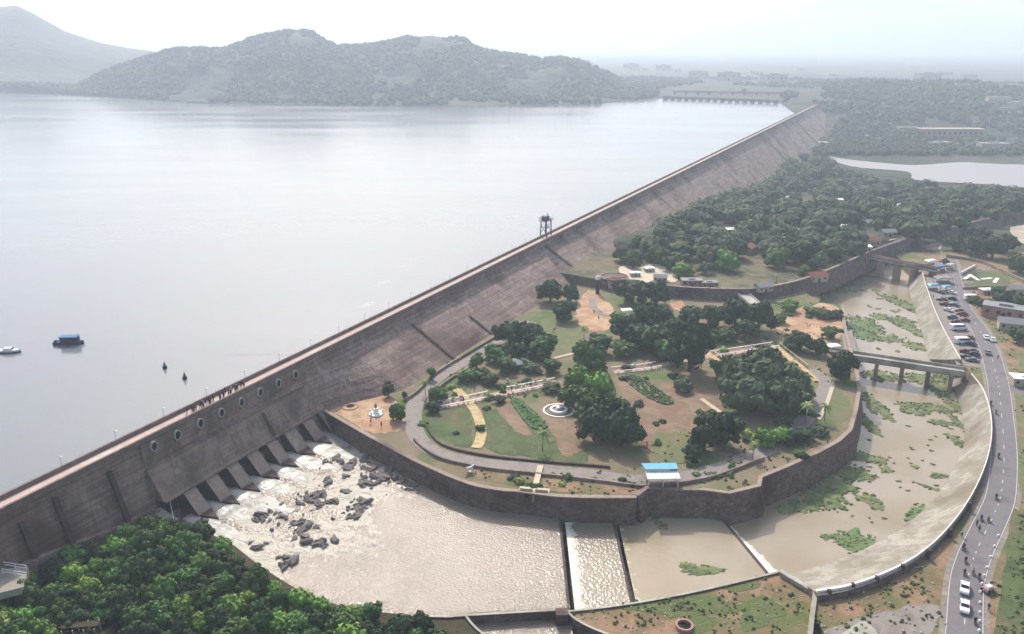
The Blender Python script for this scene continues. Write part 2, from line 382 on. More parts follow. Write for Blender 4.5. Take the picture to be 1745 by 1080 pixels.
# ---------------------------------------------------------------- water
def water_grid(name, x0, x1, y0, y1, step, z, m, foam=None, disp=None):
    xs = np.arange(x0, x1+step/2, step); ys = np.arange(y0, y1+step/2, step); xs[-1] = x1; b = MB(); fo = []
    for y in ys:
        for x in xs:
            f = foam(x, y) if foam else 0
            b.v.append((x, y, z+(disp(x, y, f) if disp else 0))); fo.append(f)
    n = len(xs); b.f = [(j*n+i, j*n+i+1, (j+1)*n+i+1, (j+1)*n+i) for j in range(len(ys)-1) for i in range(n-1)]
    if z > 16: b.f = [f for f in b.f if all(SN(Vector(b.v[i]))[1] < .3 for i in f)]
    o = b.build(name, m, smooth=True); a = o.data.attributes.new('foam', 'FLOAT', 'POINT'); a.data.foreach_set('value', fo)
    return tag(o, kind='structure')
def N3(x, y, sc, k=0): return noise.noise(Vector((x*sc, y*sc, k)))
def foamA(x, y):
    s, n = SN(Vector((x, y, 0)))
    if n < 8: return .5
    f = 1.0-sst(44, 74+14*N3(s, 0, .05), n)*.62-sst(66, 105, n)*.30
    f *= .55+.45*sst(-.5, .25, N3(s*2.2, n*.35, .12)+.5*N3(x, y, .12, 5))
    f -= .6*max(0, N3(x, y, .07, 9)+.05)+.3*max(0, N3(x, y, .2, 19))+.35*max(0, N3(s*.9, n*.25, .4, 3))+.45*max(0, N3(x, y, .5, 29)); f += .10
    return max(f*.85-.12, -.3)
def dispA(x, y, f):
    return .5*max(f+.2, 0)*(N3(x, y, .35, 2)+.6*N3(x, y, .9, 4))
XW1, XW2 = 12.0, 25.3
water_grid('tail_water', -104, XW1, 120, 238, .7, 0, M('tail_water'), foamA, dispA)
water_grid('tail_water', XW1+1.0, XW2, 132, 180, .6, -.8, M('weir_water'), lambda x, y: .95*(1-sst(0, 5+3*N3(0, y, .3), x-XW1-1))-.12)
water_grid('river_pool', XW2+.9, 62, 132, 182, .8, -1.5, M('pool_water'), lambda x, y: .6*(1-sst(0, 4.5+3.5*N3(0, y, .22, 4), x-XW2-.9))-.15)
# wind streaks of pale foam on the reservoir
_st = [PW(x, y, 17) for x, y in [(752,428),(722,436),(695,452),(668,474),(655,492),(640,510),(615,528),(590,536)]]
def foamR(x, y):
    d = min(((x-a.x)**2+(y-a.y)**2)**.5 for a in catmull(_st, 3)); return max(.16*math.exp(-(d/5)**2)+.26*math.exp(-(d/15)**2)*(1+N3(x, y, .12)*1.5)-.3, 0)
# the far pool starts at the slanting weir
WA, WB = Vector((52.3, 174.5, 0)), Vector((58.0, 148.0, 0))
def foamD(x, y):
    t = (y-WA.y)/(WB.y-WA.y); wx = WA.x+(WB.x-WA.x)*t; d = x-wx
    wd = 1.8+7.5*min(max(t, 0), 1)**1.5
    return 1.15*(1-sst(0, wd*(1+.7*N3(0, y, .5)), d))-.15 if -1 < d < 14 and -.1 < t < 1.3 else -.2
water_grid('river_pool', 50, 190, 130, 240, 1.0, -2.4, M('pool_water'), foamD)
water_grid('river_pool', 60, 300, 240.0, 421, 4.0, -2.4, M('pool_water'))
bpy.data.objects['river_pool'].data  # first pool ends on the weir line
o = bpy.data.objects['river_pool']
for v_ in o.data.vertices:
    t = (v_.co.y-WA.y)/(WB.y-WA.y); wx = WA.x+(WB.x-WA.x)*t
    if v_.co.x > 40: v_.co.x = 40+(v_.co.x-40)*(wx-40)/(22)
rs = [D(-400, .2, 17), D(SEND+2, .2, 17)]
res = [rs[0], rs[1], Vector((rs[1].x+60, 1700, 17)), Vector((900, 2100, 17)), Vector((-2800, 2300, 17)), Vector((-2800, -200, 17))]
ro = sheet('reservoir_water', res, M('reservoir_water'))
xs_ = [p.x for p in _st]; ys_ = [p.y for p in _st]
wr = water_grid('reservoir_foam', min(xs_)-30, max(xs_)+30, min(ys_)-40, max(ys_)+40, 2.5, 17.03, M('reservoir_water'), foamR)
ls = [(1395,262),(1435,270),(1500,277),(1560,281),(1640,276),(1700,279),(1900,285),(2100,300),(2100,340),(1745,319),(1690,314),(1650,312),(1560,306),(1545,292),(1450,283)]
sheet('lake_water', catmull([PW(x, y, -16.45) for x, y in ls], 4, True), M('lake_water'))

# ---------------------------------------------------------------- the dam
GS0, GS1 = damray(243, 790, 5.0)[0], damray(520, 645, 5.0)[0]      # gallery band
SL0, SL1 = damray(286, 850, 11.3)[0], damray(549, 700, 11.3)[0]    # sluice section
dam = empty('dam', O2+DD*150, 0, 'long straight masonry dam holding the reservoir, with sluices and arched gallery at its near end', 'dam')
DI = -(O2+DD*150)
def dpart(b, name, m, smooth=False):
    b.v = [tuple(Vector(v)+DI) for v in b.v]; return fixn(b.build(name, m, dam, smooth))
b = MB(); rings = []
ss = list(np.linspace(-60, 400, 70))+list(np.linspace(420, SEND, 40))
for s in ss:
    base = -10.0
    if s > 150: base = min(-10, G(*D(s, 40, 0).xy)-6)
    bulge = lambda z: .25*N3(s*.15, z*.3, .5, 1)
    zt = 17.5
    rings.append([D(s, 0, 20), D(s, 4.5, 20), D(s, 4.5, zt)]+[D(s, nface(s, z)+(.12*N3(s, z, .4)), z) for z in np.linspace(zt-.5, base, 14)]+[D(s, 0, base)])
b.loft(rings, caps=True); dpart(b, 'wall_body', M('dam_stone'))
b = MB(); b.loft([[D(s, .5, 20.06), D(s, 4.1, 20.06), D(s, 4.1, 20.003), D(s, .5, 20.003)] for s in ss[:-1]], caps=True); dpart(b, 'crest_walkway', M('crest_paving'))
b = MB(); b.loft([[D(s, -.1, 21.1), D(s, .45, 21.1), D(s, .45, 19.0), D(s, -.1, 19.0)] for s in ss], caps=True); dpart(b, 'parapet', M('parapet'))
b = MB(); b.loft([[D(s, 4.15, 20.75), D(s, 4.75, 20.75), D(s, 4.75, 19.3), D(s, 4.15, 19.3)] for s in ss], caps=True); dpart(b, 'parapet', M('parapet'))
# gallery band
b = MB(); b.loft([[D(s, 4.3, 19.25), D(s, 5.25, 19.25), D(s, 5.5, 13.6), D(s, 6.6, 13.45), D(s, 6.6, 13.0), D(s, 4.3, 13.0)] for s in np.linspace(GS0, GS1, 30)], caps=True)
dpart(b, 'gallery_band', M('dam_plain'))
AP = [(262,760),(302,741),(341,721),(377,703),(411,685),(443,668),(474,653),(503,638)]
def arch(b, s, z, n0, n1, rw, rh, seg=14):
    ring = lambda k: [D(s+k*rw*math.cos(t), n0, z+k*rh*math.sin(t)) for t in np.linspace(0, 2*math.pi, seg, endpoint=False)]
    return ring
for px, py in AP:
    s, z = damray(px, py, 5.5); b = MB(); T = np.linspace(0, 2*math.pi, 18, endpoint=False)
    prof = [(1.0, 5.1), (1.0, 5.85), (1.2, 5.85), (1.2, 5.1)]
    rg = [[D(s+k*.8*math.cos(t), n, z+k*1.15*math.sin(t)) for k, n in prof] for t in T]
    b.loft(rg+[rg[0]]); dpart(b, 'arch_rim', M('rim_stone'))
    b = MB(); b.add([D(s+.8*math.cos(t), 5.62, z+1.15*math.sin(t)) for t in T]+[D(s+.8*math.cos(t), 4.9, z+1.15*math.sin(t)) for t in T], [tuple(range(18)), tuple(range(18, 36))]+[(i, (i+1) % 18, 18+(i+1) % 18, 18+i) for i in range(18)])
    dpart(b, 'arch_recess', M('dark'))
    b = MB(); b.box(D(s, 5.9, z-1.35), (.8, 2.0, .25), rz=-math.atan2(DD.x, DD.y)); dpart(b, 'arch_sill', M('dam_plain'))
# spillway face and ledge, thicker than the rest of the dam
sp = lambda z: 11.3-(z-6)*.62
b = MB(); b.loft([[D(s, 5, 13.2), D(s, 6.9, 13.1)]+[D(s, sp(z)+.1*N3(s, z, .5), z) for z in (12, 10.5, 9, 7.6, 6.4)]+[D(s, 11.9, 6.35), D(s, 11.9, 5.9), D(s, 8, 5.9)] for s in np.linspace(SL0-1, SL1+1, 60)], caps=True)
dpart(b, 'spillway_face', M('dam_plain'))
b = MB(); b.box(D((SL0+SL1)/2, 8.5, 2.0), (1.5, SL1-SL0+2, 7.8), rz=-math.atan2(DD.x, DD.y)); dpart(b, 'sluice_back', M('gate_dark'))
RZ = -math.atan2(DD.x, DD.y)
SLT = [damray(x+3, y+4, 11.6)[0] for x, y in [(300.5,844),(339,821),(375.5,800),(410,780.5),(443.6,761),(474,740),(506,723.6),(534,709.7)]]
wd = np.mean(np.diff(SLT)); SLW = wd*.45
edges = [SLT[0]-wd]+SLT+[SLT[-1]+wd]
def pier(s0, s1, nose=True):
    b = MB(); mid = (s0+s1)/2
    pr = [(11.2, 5.9), (12.3, 5.0), (13.8, 3.2), (15.6, 1.2), (16.4, .1), (16.4, -3)]
    k = [1, 1, 1, .96, .9, .9]
    rg = []
    for (n, z), q in zip(pr, k):
        hw = (s1-s0)/2*q
        rg.append([D(mid-hw, n, z), D(mid+hw, n, z), D(mid+hw, 9, -3 if z < 5 else z-1.5), D(mid-hw, 9, -3 if z < 5 else z-1.5)])
    # solid by profile extrusion
    b = MB(); left = [D(s0, n, z) for n, z in pr]+[D(s0, 9, -3), D(s0, 9, 5.9)]; right = [D(s1, n, z) for n, z in pr]+[D(s1, 9, -3), D(s1, 9, 5.9)]
    m_ = len(left); b.add(left+right, [tuple(range(m_)), tuple(range(m_, 2*m_))]+[(i, (i+1) % m_, m_+(i+1) % m_, m_+i) for i in range(m_)])
    o = dpart(b, 'pier', M('stone')); o.data.materials.append(M('shaded_wet_stone'))
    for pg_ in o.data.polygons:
        if abs(pg_.normal.dot(DD)) > .8: pg_.material_index = 1  # sides facing the slots: recess shade painted into the dark wet colour
    b = MB(); b.add([D(s0+.15, 16.2, .9), D(s1-.15, 16.2, .9), D(mid, 20.6, .35), D(s0+.15, 16.2, -2), D(s1-.15, 16.2, -2), D(mid, 20.6, -2)], [(0, 1, 2), (3, 5, 4), (0, 2, 5, 3), (1, 4, 5, 2), (0, 3, 4, 1)])
    dpart(b, 'pier_nose', M('rib_stone'))
for i in range(len(SLT)):
    pier(SLT[i]+SLW/2, (SLT[i+1] if i+1 < len(SLT) else SLT[i]+wd)-SLW/2)
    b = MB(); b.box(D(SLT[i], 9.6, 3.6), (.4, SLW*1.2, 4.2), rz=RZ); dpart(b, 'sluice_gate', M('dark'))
# ribs and stairs on the face
def rib(s, z0, z1, w=1.1, out=.9, m='rib_stone', name='rib', spill=False):
    b = MB(); nf = (lambda z: sp(z)) if spill else (lambda z: nface(s, z))
    b.loft([[D(s-w/2, nf(z)-.3, z), D(s-w/2, nf(z)+out, z), D(s+w/2, nf(z)+out, z), D(s+w/2, nf(z)-.3, z)] for z in np.linspace(z1, z0, 6)], caps=True); dpart(b, name, M(m))
for px, py, z0, z1 in [(52,905,4,16),(112,870,3,17.4),(205,830,1,17),(705,560,4,15.5),(775,565,5,11),(1300,270,-20,10),(1352,245,-20,14)]:
    s, z = damray(px, py, 8); rib(s, z0, z1)
s, _ = damray(455, 710, 9); rib(s, 6.5, 12.6, .9, .5, spill=True)
s, _ = damray(1130, 340, 12); rib(s, -6, 17, 1.0, .5, 'stone')
s, _ = damray(950, 445, 11); rib(s, -2, 17.3, 2.2, .7, name='stair_rib')
# foot ledge along the near dam toe
b = MB(); 
for s in np.linspace(-20, SL0-2, 12):
    zz = 8.0-(s+0)*.09; 
    b.v += []
rg = []
for s in np.linspace(-30, SL0-1.5, 14):
    zz = float(np.interp(s, [-30, 0, 20, 60], [9, 8.4, 5.0, 2.5])); n0 = nface(s, zz); rg.append([D(s, n0-1, zz), D(s, n0+1.3, zz), D(s, n0+1.6, zz-5), D(s, n0-1, zz-5)])
b = MB(); b.loft(rg, caps=True); dpart(b, 'foot_ledge', M('dam_plain'))
# the tower of lifting gear on the crest
tp = PW(938, 403, 20); ts, tn = SN(tp)
t = empty('hoist_tower', D(ts, .8, 20.9), RZ, 'dark steel hoist tower with platform standing on the crest of the dam', 'tower')
mat('steel_dark', ['#5a5a66', '#6c6a74'], 1, .6)
mat('steel_light', ['#b8b6ba', '#c8c6c8'], 1, .6)
for a in (-1.6, 1.6):
    for c_ in (-3.0, 3.0): MB().bar((a, c_, -.9), (a*.9, c_*.9, 7.2), .28, 6).build('leg', M('steel_dark'), t)
b = MB().box((0, 0, 7.3), (4.4, 7.4, .35)); b.build('platform', M('steel_dark'), t)
b = MB()
for c_ in (-3, 3): b.bar((-1.6, c_, 1), (1.5, c_*.92, 5.5), .12).bar((1.6, c_, 1), (-1.5, c_*.92, 5.5), .12)
for a in (-1.6, 1.6): b.bar((a, -3, 3.6), (a, 3, 3.6), .12).bar((a, -3, 3.6), (a*.9, 2.8, 7), .1)
b.build('bracing', M('steel_dark'), t)
b = MB().box((0, -1.2, 8.5), (2.6, 2.6, 2.0)); b.box((0, -1.2, 9.6), (3.1, 3.1, .2), taper=.7); b.build('hoist_house', M('steel_dark'), t)
b = MB().cyl((0, 2.0, 7.5), .9, 1.4, 10); b.cyl((0, 2, 8.9), .25, 1.3, 8); b.build('winch', M('steel_dark'), t)
b = MB(); 
for k in range(9):
    for a in (-2.1, 2.1): b.bar((a, -3.6+k*.9, 7.4), (a, -3.6+k*.9, 8.4), .05, 4)
for a in (-2.1, 2.1): b.bar((a, -3.6, 8.4), (a, 3.6, 8.4), .06, 4)
b.bar((-2.1, -3.6, 8.4), (2.1, -3.6, 8.4), .06, 4); b.bar((-4.2, 0, 8.0), (4.2, 0, 8.0), .12)
b.build('railing', M('steel_dark'), t)
# water leaving the sluices
for i, s0 in enumerate(SLT):
    rg = []; rr_ = random.Random(i)
    ne = rr_.uniform(27, 35); wv = rr_.uniform(.8, 1.1)
    for k, n in enumerate(np.linspace(13.5, ne, 24)):
        z = .80-.66*sst(13, 22, n)-.06*sst(22, ne, n)+.05*rr_.uniform(-1, 1); hw = SLW*.5+ (wd*.5-SLW*.5)*sst(16, 20.5, n)*.92; hw *= wv*(1-.6*sst(22, ne, n))*(1+.12*N3(n, i*7, .6))
        rg.append([D(s0-hw, n, z-.28), D(s0-hw*.6, n, z+.04*rr_.uniform(-1, 1)), D(s0, n, z+.05), D(s0+hw*.6, n, z+.04*rr_.uniform(-1, 1)), D(s0+hw, n, z-.28)])
    b = MB(); b.loft(rg, close=False); o = b.build('spillway_water', M('chute_water'), smooth=True)
    if o.data.polygons[0].normal.z < 0: o.data.flip_normals()
    a = o.data.attributes.new('foam', 'FLOAT', 'POINT'); a.data.foreach_set('value', [float(.06+.42*sst(16, 25, SN(Vector(v_.co))[1])) for v_ in o.data.vertices])
    tag(o, kind='structure')
# weirs
def weir(name, pts, top, bottom, label, w=.6):
    o = wall(name, pts, top, bottom, w, M('rib_stone')); tag(o, label, 'weir'); return o
weir('weir', [Vector((XW1, 176, 0)), Vector((XW1, 137.3, 0))], .03, -4, 'straight weir sill across the river with bright foam below, nearest the sluices')
weir('weir', [Vector((XW2-.1, 175, 0)), Vector((XW2+.1, 139, 0))], -.76, -4, 'middle weir sill between the foamy chute and the calm pool')
weir('weir', [WA+Vector((0, 0, 0)), WB], -1.44, -5, 'slanting weir sill with white water spreading at its lower end', .8)

# ---------------------------------------------------------------- banks, walls, channel lining
def PP(pts, z): return [PW(x, y, z) for x, y in pts]
GWALL = [(546,697),(575,714),(620,740),(660,762),(690,778),(740,802),(800,826),(850,836),(885,839),(950,847),(1010,849),(1085,849)]
GW2 = [(1087,846),(1104,833),(1150,836),(1200,836),(1243,842),(1296,829),(1299,814),(1350,793),(1400,770),(1432,752),(1452,733),(1461,700),(1467,665),(1462,630),(1450,590),(1441,555),(1438,520)]
gp = PP(GWALL, 5)+PP(GW2, 5)+PP([(1380,512),(1365,470),(1250,455),(1140,450),(1070,440)], 5)
lo_ = [D(s, nface(s, 5)-1.5, 5) for s in (SN(gp[-1])[0], 200, 120, SL1+1)]
garden = sheet('garden_ground', gp+lo_, M('garden_soil'), skirt=-7)
w1 = wall('retaining_wall', catmull(PP(GWALL, 5.7), 4), 5.7, -3.5, 1.0, M('retaining_stone'), cap=M('stone'), batter=.8, flip=-1, capw=.15)
tag(w1, 'long curved dark stone retaining wall between the sluice pool and the garden', 'retaining wall')
w2 = wall('retaining_wall', PP(GW2, 5.4), 5.4, -4.5, 1.0, M('retaining_stone'), cap=M('stone'), batter=2.2, flip=-1, capw=.1)
tag(w2, 'stepped stone retaining wall rounding the far corner of the garden beside the muddy river', 'retaining wall')
# north terrace
NW = [(1022,476),(1060,478),(1130,489),(1200,494),(1280,495),(1325,489),(1370,478),(1425,457),(1480,432)]
NP = catmull([PW(x, y, 9) for x, y in NW], 3); NP2 = [P(x, y, 9) for x, y in [(1540,410),(1610,392),(1680,375),(1745,358),(1850,331),(1980,300)]]
far = [Vector((p.x, p.y, 8.9)) for p in NP]
back = [PW(1480, 437, 9)+Vector((8, 32, 0)), Vector((150, 428, 8.9)), D(SN(PW(1040, 440, 9))[0], nface(0, 0), 9), D(SN(PW(1010, 470, 9))[0], 10, 9)]
sheet('north_terrace_ground', far+[Vector((p.x, min(p.y, 428), 8.9)) for p in back], M('wood_floor'), skirt=-5)
w3 = wall('terrace_wall', NP, 9.7, 1.0, .9, M('retaining_stone'), cap=M('stone'), batter=2.5, flip=-1, capw=.1)
tag(w3, 'sloping stone terrace wall along the far side of the garden hollow', 'retaining wall')
rings = []
path = [NP[-1]]+NP2; nn = side(path)
for p, q in zip(path, nn):
    q = -q; s_ = sl(p.y); rings.append([(p.x, p.y, 9.6+s_), (p.x-q.x*2, p.y-q.y*2, 9.6+s_), (p.x-q.x*2, p.y-q.y*2, -4+s_), (p.x+q.x*3, p.y+q.y*3, 1+s_), (p.x+q.x*2.6, p.y+q.y*2.6, 3.4+s_)])
b = MB(); b.loft(rings, caps=True); o = fixn(b.build('embankment_wall', M('retaining_stone')))
tag(o, 'long stone faced embankment running from the sluice bridge towards the right edge', 'embankment')
# right bank, near and far
LIN = [(1390,1008),(1440,1000),(1500,980),(1555,952),(1600,916),(1640,868),(1668,818),(1684,772),(1689,730),(1684,690),(1672,660),(1655,638)]
LIN_IN = [(1345,978),(1392,965),(1462,940),(1525,905),(1570,872),(1602,835),(1626,797),(1641,762),(1643,725),(1636,690),(1626,665),(1618,648)]
LUP = [(1636,612),(1622,588),(1607,560),(1593,530),(1582,500),(1575,478),(1571,462)]
LUP_IN = [(1584,612),(1578,588),(1569,560),(1560,530),(1552,505),(1548,486),(1545,472)]
zb = 3.7
rb = PP(LIN, 5.2)+PP([(1648,622)], 5.2)+PP(LUP, 5.2)
rbx = [Vector((p.x+.6, p.y, zb)) for p in rb]
right = sheet('right_bank_ground', rbx+[Vector((rbx[-1].x+4, 424, zb)), Vector((420, 424, zb)), Vector((420, 40, zb)), Vector((PW(1378, 1100, zb).x, 40, zb)), PW(1386, 1040, zb)], M('soil'), skirt=-6)
def lining(name, top, inner, zt, zi, label):
    T = catmull(PP(top, zt), 4); I = catmull(PP(inner, zi), 4)
    b = MB(); nn = side(T); rg = []
    for a, c_, q in zip(T, I, nn):
        o_ = (a-c_); o_.z = 0; o_.normalize(); rg.append([c_-Vector((0, 0, 2)), c_, c_.lerp(a, .5)+Vector((0, 0, -.15)), a, a+o_*1.2, a+o_*1.5-Vector((0, 0, 4))])
    b.loft(rg, caps=True); ob = fixn(b.build(name, M('lining'))); tag(ob, label, 'embankment'); ob.data.materials.append(M('retaining_stone'))
    for pg_ in ob.data.polygons:
        if abs(pg_.normal.z) < .45 and pg_.center.z > .8: pg_.material_index = 1  # outer face: its shade is painted on with the darker wall stone
    b = MB(); rg = []
    for a, c_ in zip(T, I):
        o_ = (a-c_); o_.z = 0; o_.normalize(); rg.append([a+Vector((0, 0, .55)), a+o_*.5+Vector((0, 0, .55)), a+o_*.5+Vector((0, 0, .003)), a+Vector((0, 0, .003))])
    b.loft(rg, caps=True); fixn(b.build('coping', M('coping_white'), ob)); return ob, T
lnA, LT = lining('concrete_lining', LIN, LIN_IN, 5.2, -2.2, 'broad curved pale concrete slope lining the river bend below the road')
lnB, LT2 = lining('concrete_lining', LUP, LUP_IN, 5.2, -2.2, 'tan sloped concrete lining between the two bridges beside the parked cars')
# south bank
SW = [(690,1046),(760,1049),(790,1047),(945,1038),(968,1040),(1080,1026),(1200,1003),(1330,972)]
ST = PP(SW, 2.1)
sb = [Vector((p.x, p.y-.4, 1.7)) for p in ST[4:]]+[PW(1388, 1012, 1.7), PW(1386, 1040, 1.7), Vector((PW(1378, 1100, 1.7).x, 40, 1.7)), Vector((22, 40, 1.7)), PW(1048, 1086, 1.7), PW(1010, 1071, 1.7), PW(982, 1056, 1.7)]
sheet('south_bank_ground', sb, M('soil'), skirt=-5)
o = wall('river_wall', catmull(ST, 3), 2.0, -4, .45, M('retaining_stone'), cap=M('concrete'), flip=1, capw=.03, caph=.12)
tag(o, 'low river wall along the near edge of the foaming pool and weirs', 'retaining wall')
o = wall('river_wall', PP([(1330,972),(1360,990),(1391,1009)], 2.6), 2.6, -4, .5, M('concrete'), cap=M('concrete'), flip=1); tag(o, 'short pale wall running from the slanting weir down to the lining corner', 'retaining wall')
o = wall('boundary_wall', PP([(1391,1009),(1386,1045),(1380,1100)], 4.2), 4.2, .5, .35, M('stone'), cap=M('concrete'), flip=1); tag(o, 'thin dividing wall running from the lining corner to the bottom edge', 'wall')
# sunken canal at the bottom edge
zc = -3.6
pit = [PW(790, 1049, 1.7), PW(945, 1041, 1.7), PW(968, 1043, 1.7), PW(982, 1056, 1.7), PW(1010, 1071, 1.7), PW(1048, 1086, 1.7), Vector((22, 40, 1.7)), Vector((-12, 40, 1.7)), PW(825, 1086, 1.7), PW(805, 1068, 1.7)]
sheet('canal_floor', [Vector((p.x, p.y, zc)) for p in pit], M('forest_floor'))
o = wall('canal_wall', [pit[0]+Vector((-.3, .4, 0)), pit[1]+Vector((0, .4, 0))], 1.9, -6, .5, M('retaining_stone')); tag(o, 'dark stone head wall of the sunken canal at the bottom edge', 'retaining wall')
o = wall('canal_wall', catmull([pit[0], pit[9], pit[8]], 4)+[Vector((-12, 42, 0))], 1.95, -6, .4, M('retaining_stone'), cap=M('concrete'), capw=.05, caph=.12, flip=-1); tag(o, 'curved left wing wall of the sunken canal with pale coping', 'retaining wall')
o = wall('canal_wall', catmull([pit[2], pit[3], pit[4], pit[5]], 4)+[Vector((23, 42, 0))], 1.95, -6, .4, M('retaining_stone'), cap=M('concrete'), capw=.05, caph=.12, flip=1); tag(o, 'curved right wing wall of the sunken canal with pale coping', 'retaining wall')
pp = PW(957, 1038, 2.8); b = MB(); b.box((pp.x, pp.y-.4, 0), (2.4, 2.2, 5.2)); o = b.build('pier_block', M('retaining_stone')); tag(o, 'dark square masonry pier at the corner of the sunken canal', 'pier')
a_, c_ = PW(858, 1079, -1), PW(975, 1079, -1)
b = MB(); b.box(((a_.x+c_.x)/2, a_.y, -2.2), (c_.x-a_.x, 1.1, 2.6)); o = b.build('canal_walkway', M('concrete')); tag(o, 'pale flat walkway slab crossing the sunken canal at the bottom edge', 'walkway')
# forest ground
fg = [((-260,1010),9),((-40,962),9),((60,952),7.5),((150,922),5.5),((230,885),4),((286,872),2.5),((318,888),1.5),((350,905),1.2),((400,930),1),((440,962),1),((480,988),1),((520,1012),1),((580,1032),1.2),((640,1042),1.7),((700,1048),1.7),((790,1050),1.7),((805,1068),1.7),((825,1086),1.7)]
fp = [PW(x, y, z) for (x, y), z in fg]+[Vector((-12, 40, 1.7)), Vector((-60, 40, 3)), Vector((-170, 40, 8))]
sheet('forest_ground', fp, M('forest_floor'), skirt=-6)

# ---------------------------------------------------------------- where a sight line meets the built ground
from mathutils.bvhtree import BVHTree
_v = []; _f = []
for _n in ('garden_ground', 'north_terrace_ground', 'right_bank_ground', 'south_bank_ground', 'forest_ground', 'ground'):
    ob = bpy.data.objects[_n]; o_ = len(_v); _v += [v.co[:] for v in ob.data.vertices]; _f += [tuple(i+o_ for i in p.vertices) for p in ob.data.polygons]
BVH = BVHTree.FromPolygons(_v, _f)
def H(px, py):
    h = BVH.ray_cast(Vector((0, 0, CZ)), ray(px, py).normalized())[0]
    return h if h else P(px, py, 4)
def drop(x, y):
    h = BVH.ray_cast(Vector((x, y, 300)), Vector((0, 0, -1)))[0]; return h if h else Vector((x, y, 0))
def inpoly(x, y, poly):
    c = False; j = len(poly)-1
    for i in range(len(poly)):
        a, b_ = poly[i], poly[j]
        if (a[1] > y) != (b_[1] > y) and x < (b_[0]-a[0])*(y-a[1])/(b_[1]-a[1])+a[0]: c = not c
        j = i
    return c
def patch(name, pts, m, lift=.04, n=9, jit=.8):
    ps = catmull([Vector((x, y, 0)) for x, y in pts], n, True)
    if n > 1:
        c = sum(ps, Vector())/len(ps); o = len(name)*3.7+c.x
        ps = [p+(p-c).normalized()*((7*noise.noise(Vector((p.x*.05, p.y*.08, o)))+4*noise.noise(Vector((p.x*.17, p.y*.25, o))))*jit) for p in ps]
    ps = [H(p.x, p.y) for p in ps]
    return sheet(name, ps, m, lift=lift)

# ---------------------------------------------------------------- lawns, paths and bare earth
patch('lawn', [(722,705),(730,735),(760,752),(800,760),(805,720),(795,692),(760,690),(725,697)], M('lawn'))
patch('lawn', [(826,700),(832,765),(900,778),(960,786),(1000,786),(1000,762),(960,740),(900,722),(860,705)], M('lawn'), .05)
patch('bare_earth', [(832,672),(850,700),(880,735),(905,738),(880,700),(862,672)], M('bare'), .09)
patch('bare_earth', [(925,712),(945,745),(960,775),(1000,765),(990,730),(980,712)], M('bare'), .09)
patch('bare_earth', [(1050,645),(1075,700),(1100,780),(1150,790),(1180,760),(1220,715),(1235,690),(1200,665),(1140,655),(1090,640)], M('bare'), .05)
patch('lawn', [(1120,740),(1110,785),(1160,790),(1185,770),(1180,745),(1150,740)], M('pale_lawn'), .09)
patch('lawn', [(925,545),(930,580),(945,600),(985,598),(990,570),(955,545)], M('pale_lawn'))
patch('lawn', [(770,640),(790,625),(800,650),(790,668),(775,660)], M('lawn'))
patch('lawn', [(1400,680),(1440,672),(1452,700),(1440,720),(1405,712)], M('pale_lawn'))
patch('lawn', [(1290,510),(1350,505),(1385,500),(1400,512),(1350,520),(1300,520)], M('pale_lawn'))
patch('bare_earth', [(1320,545),(1380,520),(1430,525),(1440,560),(1400,600),(1340,570)], M('ochre'), .05)
patch('bare_earth', [(1225,600),(1270,590),(1330,600),(1370,640),(1330,648),(1250,640)], M('bare'), .05)
patch('grass_verge', [(785,790),(880,802),(1000,812),(1090,825),(1085,842),(960,838),(880,828),(800,812)], M('soil'), .05)
patch('plaza', [(560,692),(600,665),(655,672),(690,700),(700,722),(660,738),(630,736),(590,715)], M('ochre'), .06)
patch('plaza', [(985,520),(1005,495),(1040,520),(1050,545),(1030,562),(1000,562),(985,545)], M('ochre'), .06)
patch('plaza', [(1138,518),(1160,514),(1165,528),(1145,532)], M('ochre'), .06)
patch('sand', [(1055,455),(1090,450),(1130,452),(1155,478),(1110,482),(1060,476)], M('cream'), .05)
patch('sand', [(1455,470),(1490,430),(1510,412),(1560,405),(1600,412),(1605,440),(1590,455)], M('sand'), .08)
patch('sand', [(1720,388),(1745,385),(1800,388),(1800,412),(1735,412)], M('sand'), .05)
patch('bare_earth', [(1400,1080),(1440,1062),(1500,1045),(1560,1030),(1600,1035),(1590,1075),(1560,1110),(1400,1110)], M('path_grey'), .04)
patch('pale_slab', [(1430,1083),(1470,1056),(1482,1064),(1510,1095),(1430,1110)], M('concrete'), .10, 1)
patch('grass_verge', [(1725,870),(1745,880),(1790,900),(1770,1020),(1740,1120),(1690,1120),(1700,1040),(1712,960)], M('lawn'), .05)
patch('grass_verge', [(1735,620),(1760,640),(1790,760),(1780,860),(1740,840),(1732,740)], M('pale_lawn'), .05)
patch('grass_verge', [(1640,470),(1665,458),(1700,470),(1720,482),(1690,492),(1648,492)], M('lawn'), .05)
for q in [(1130,1035,55,14),(1200,1030,50,20),(1290,1045,40,25),(1190,1065,25,14),(1260,1000,35,10)]:
    pts = [(q[0]+q[2]*math.cos(t)*(1+.35*math.sin(3*t+q[0])), q[1]+q[3]*math.sin(t)*(1+.3*math.cos(2*t+q[1]))) for t in np.linspace(0, 2*math.pi, 10, endpoint=False)]
    patch('scrub_patch', pts, M('scrub'), .05)
def gpath(name, pts, wd, m, lift=.12, n=5):
    return strip(name, [H(p.x, p.y) for p in catmull([Vector((x, y, 0)) for x, y in pts], n)], wd, m, lift)
gpath('ring_path', [(905,548),(850,582),(800,612),(745,645),(712,680),(704,712),(712,745),(745,772),(810,788),(900,797),(1000,808),(1080,818),(1150,816),(1220,800),(1290,775),(1350,740)], 5.2, M('path_grey'), .12)
gpath('garden_path', [(1345,745),(1385,700),(1402,672),(1408,650),(1380,630)], 5, M('path_grey'), .13)
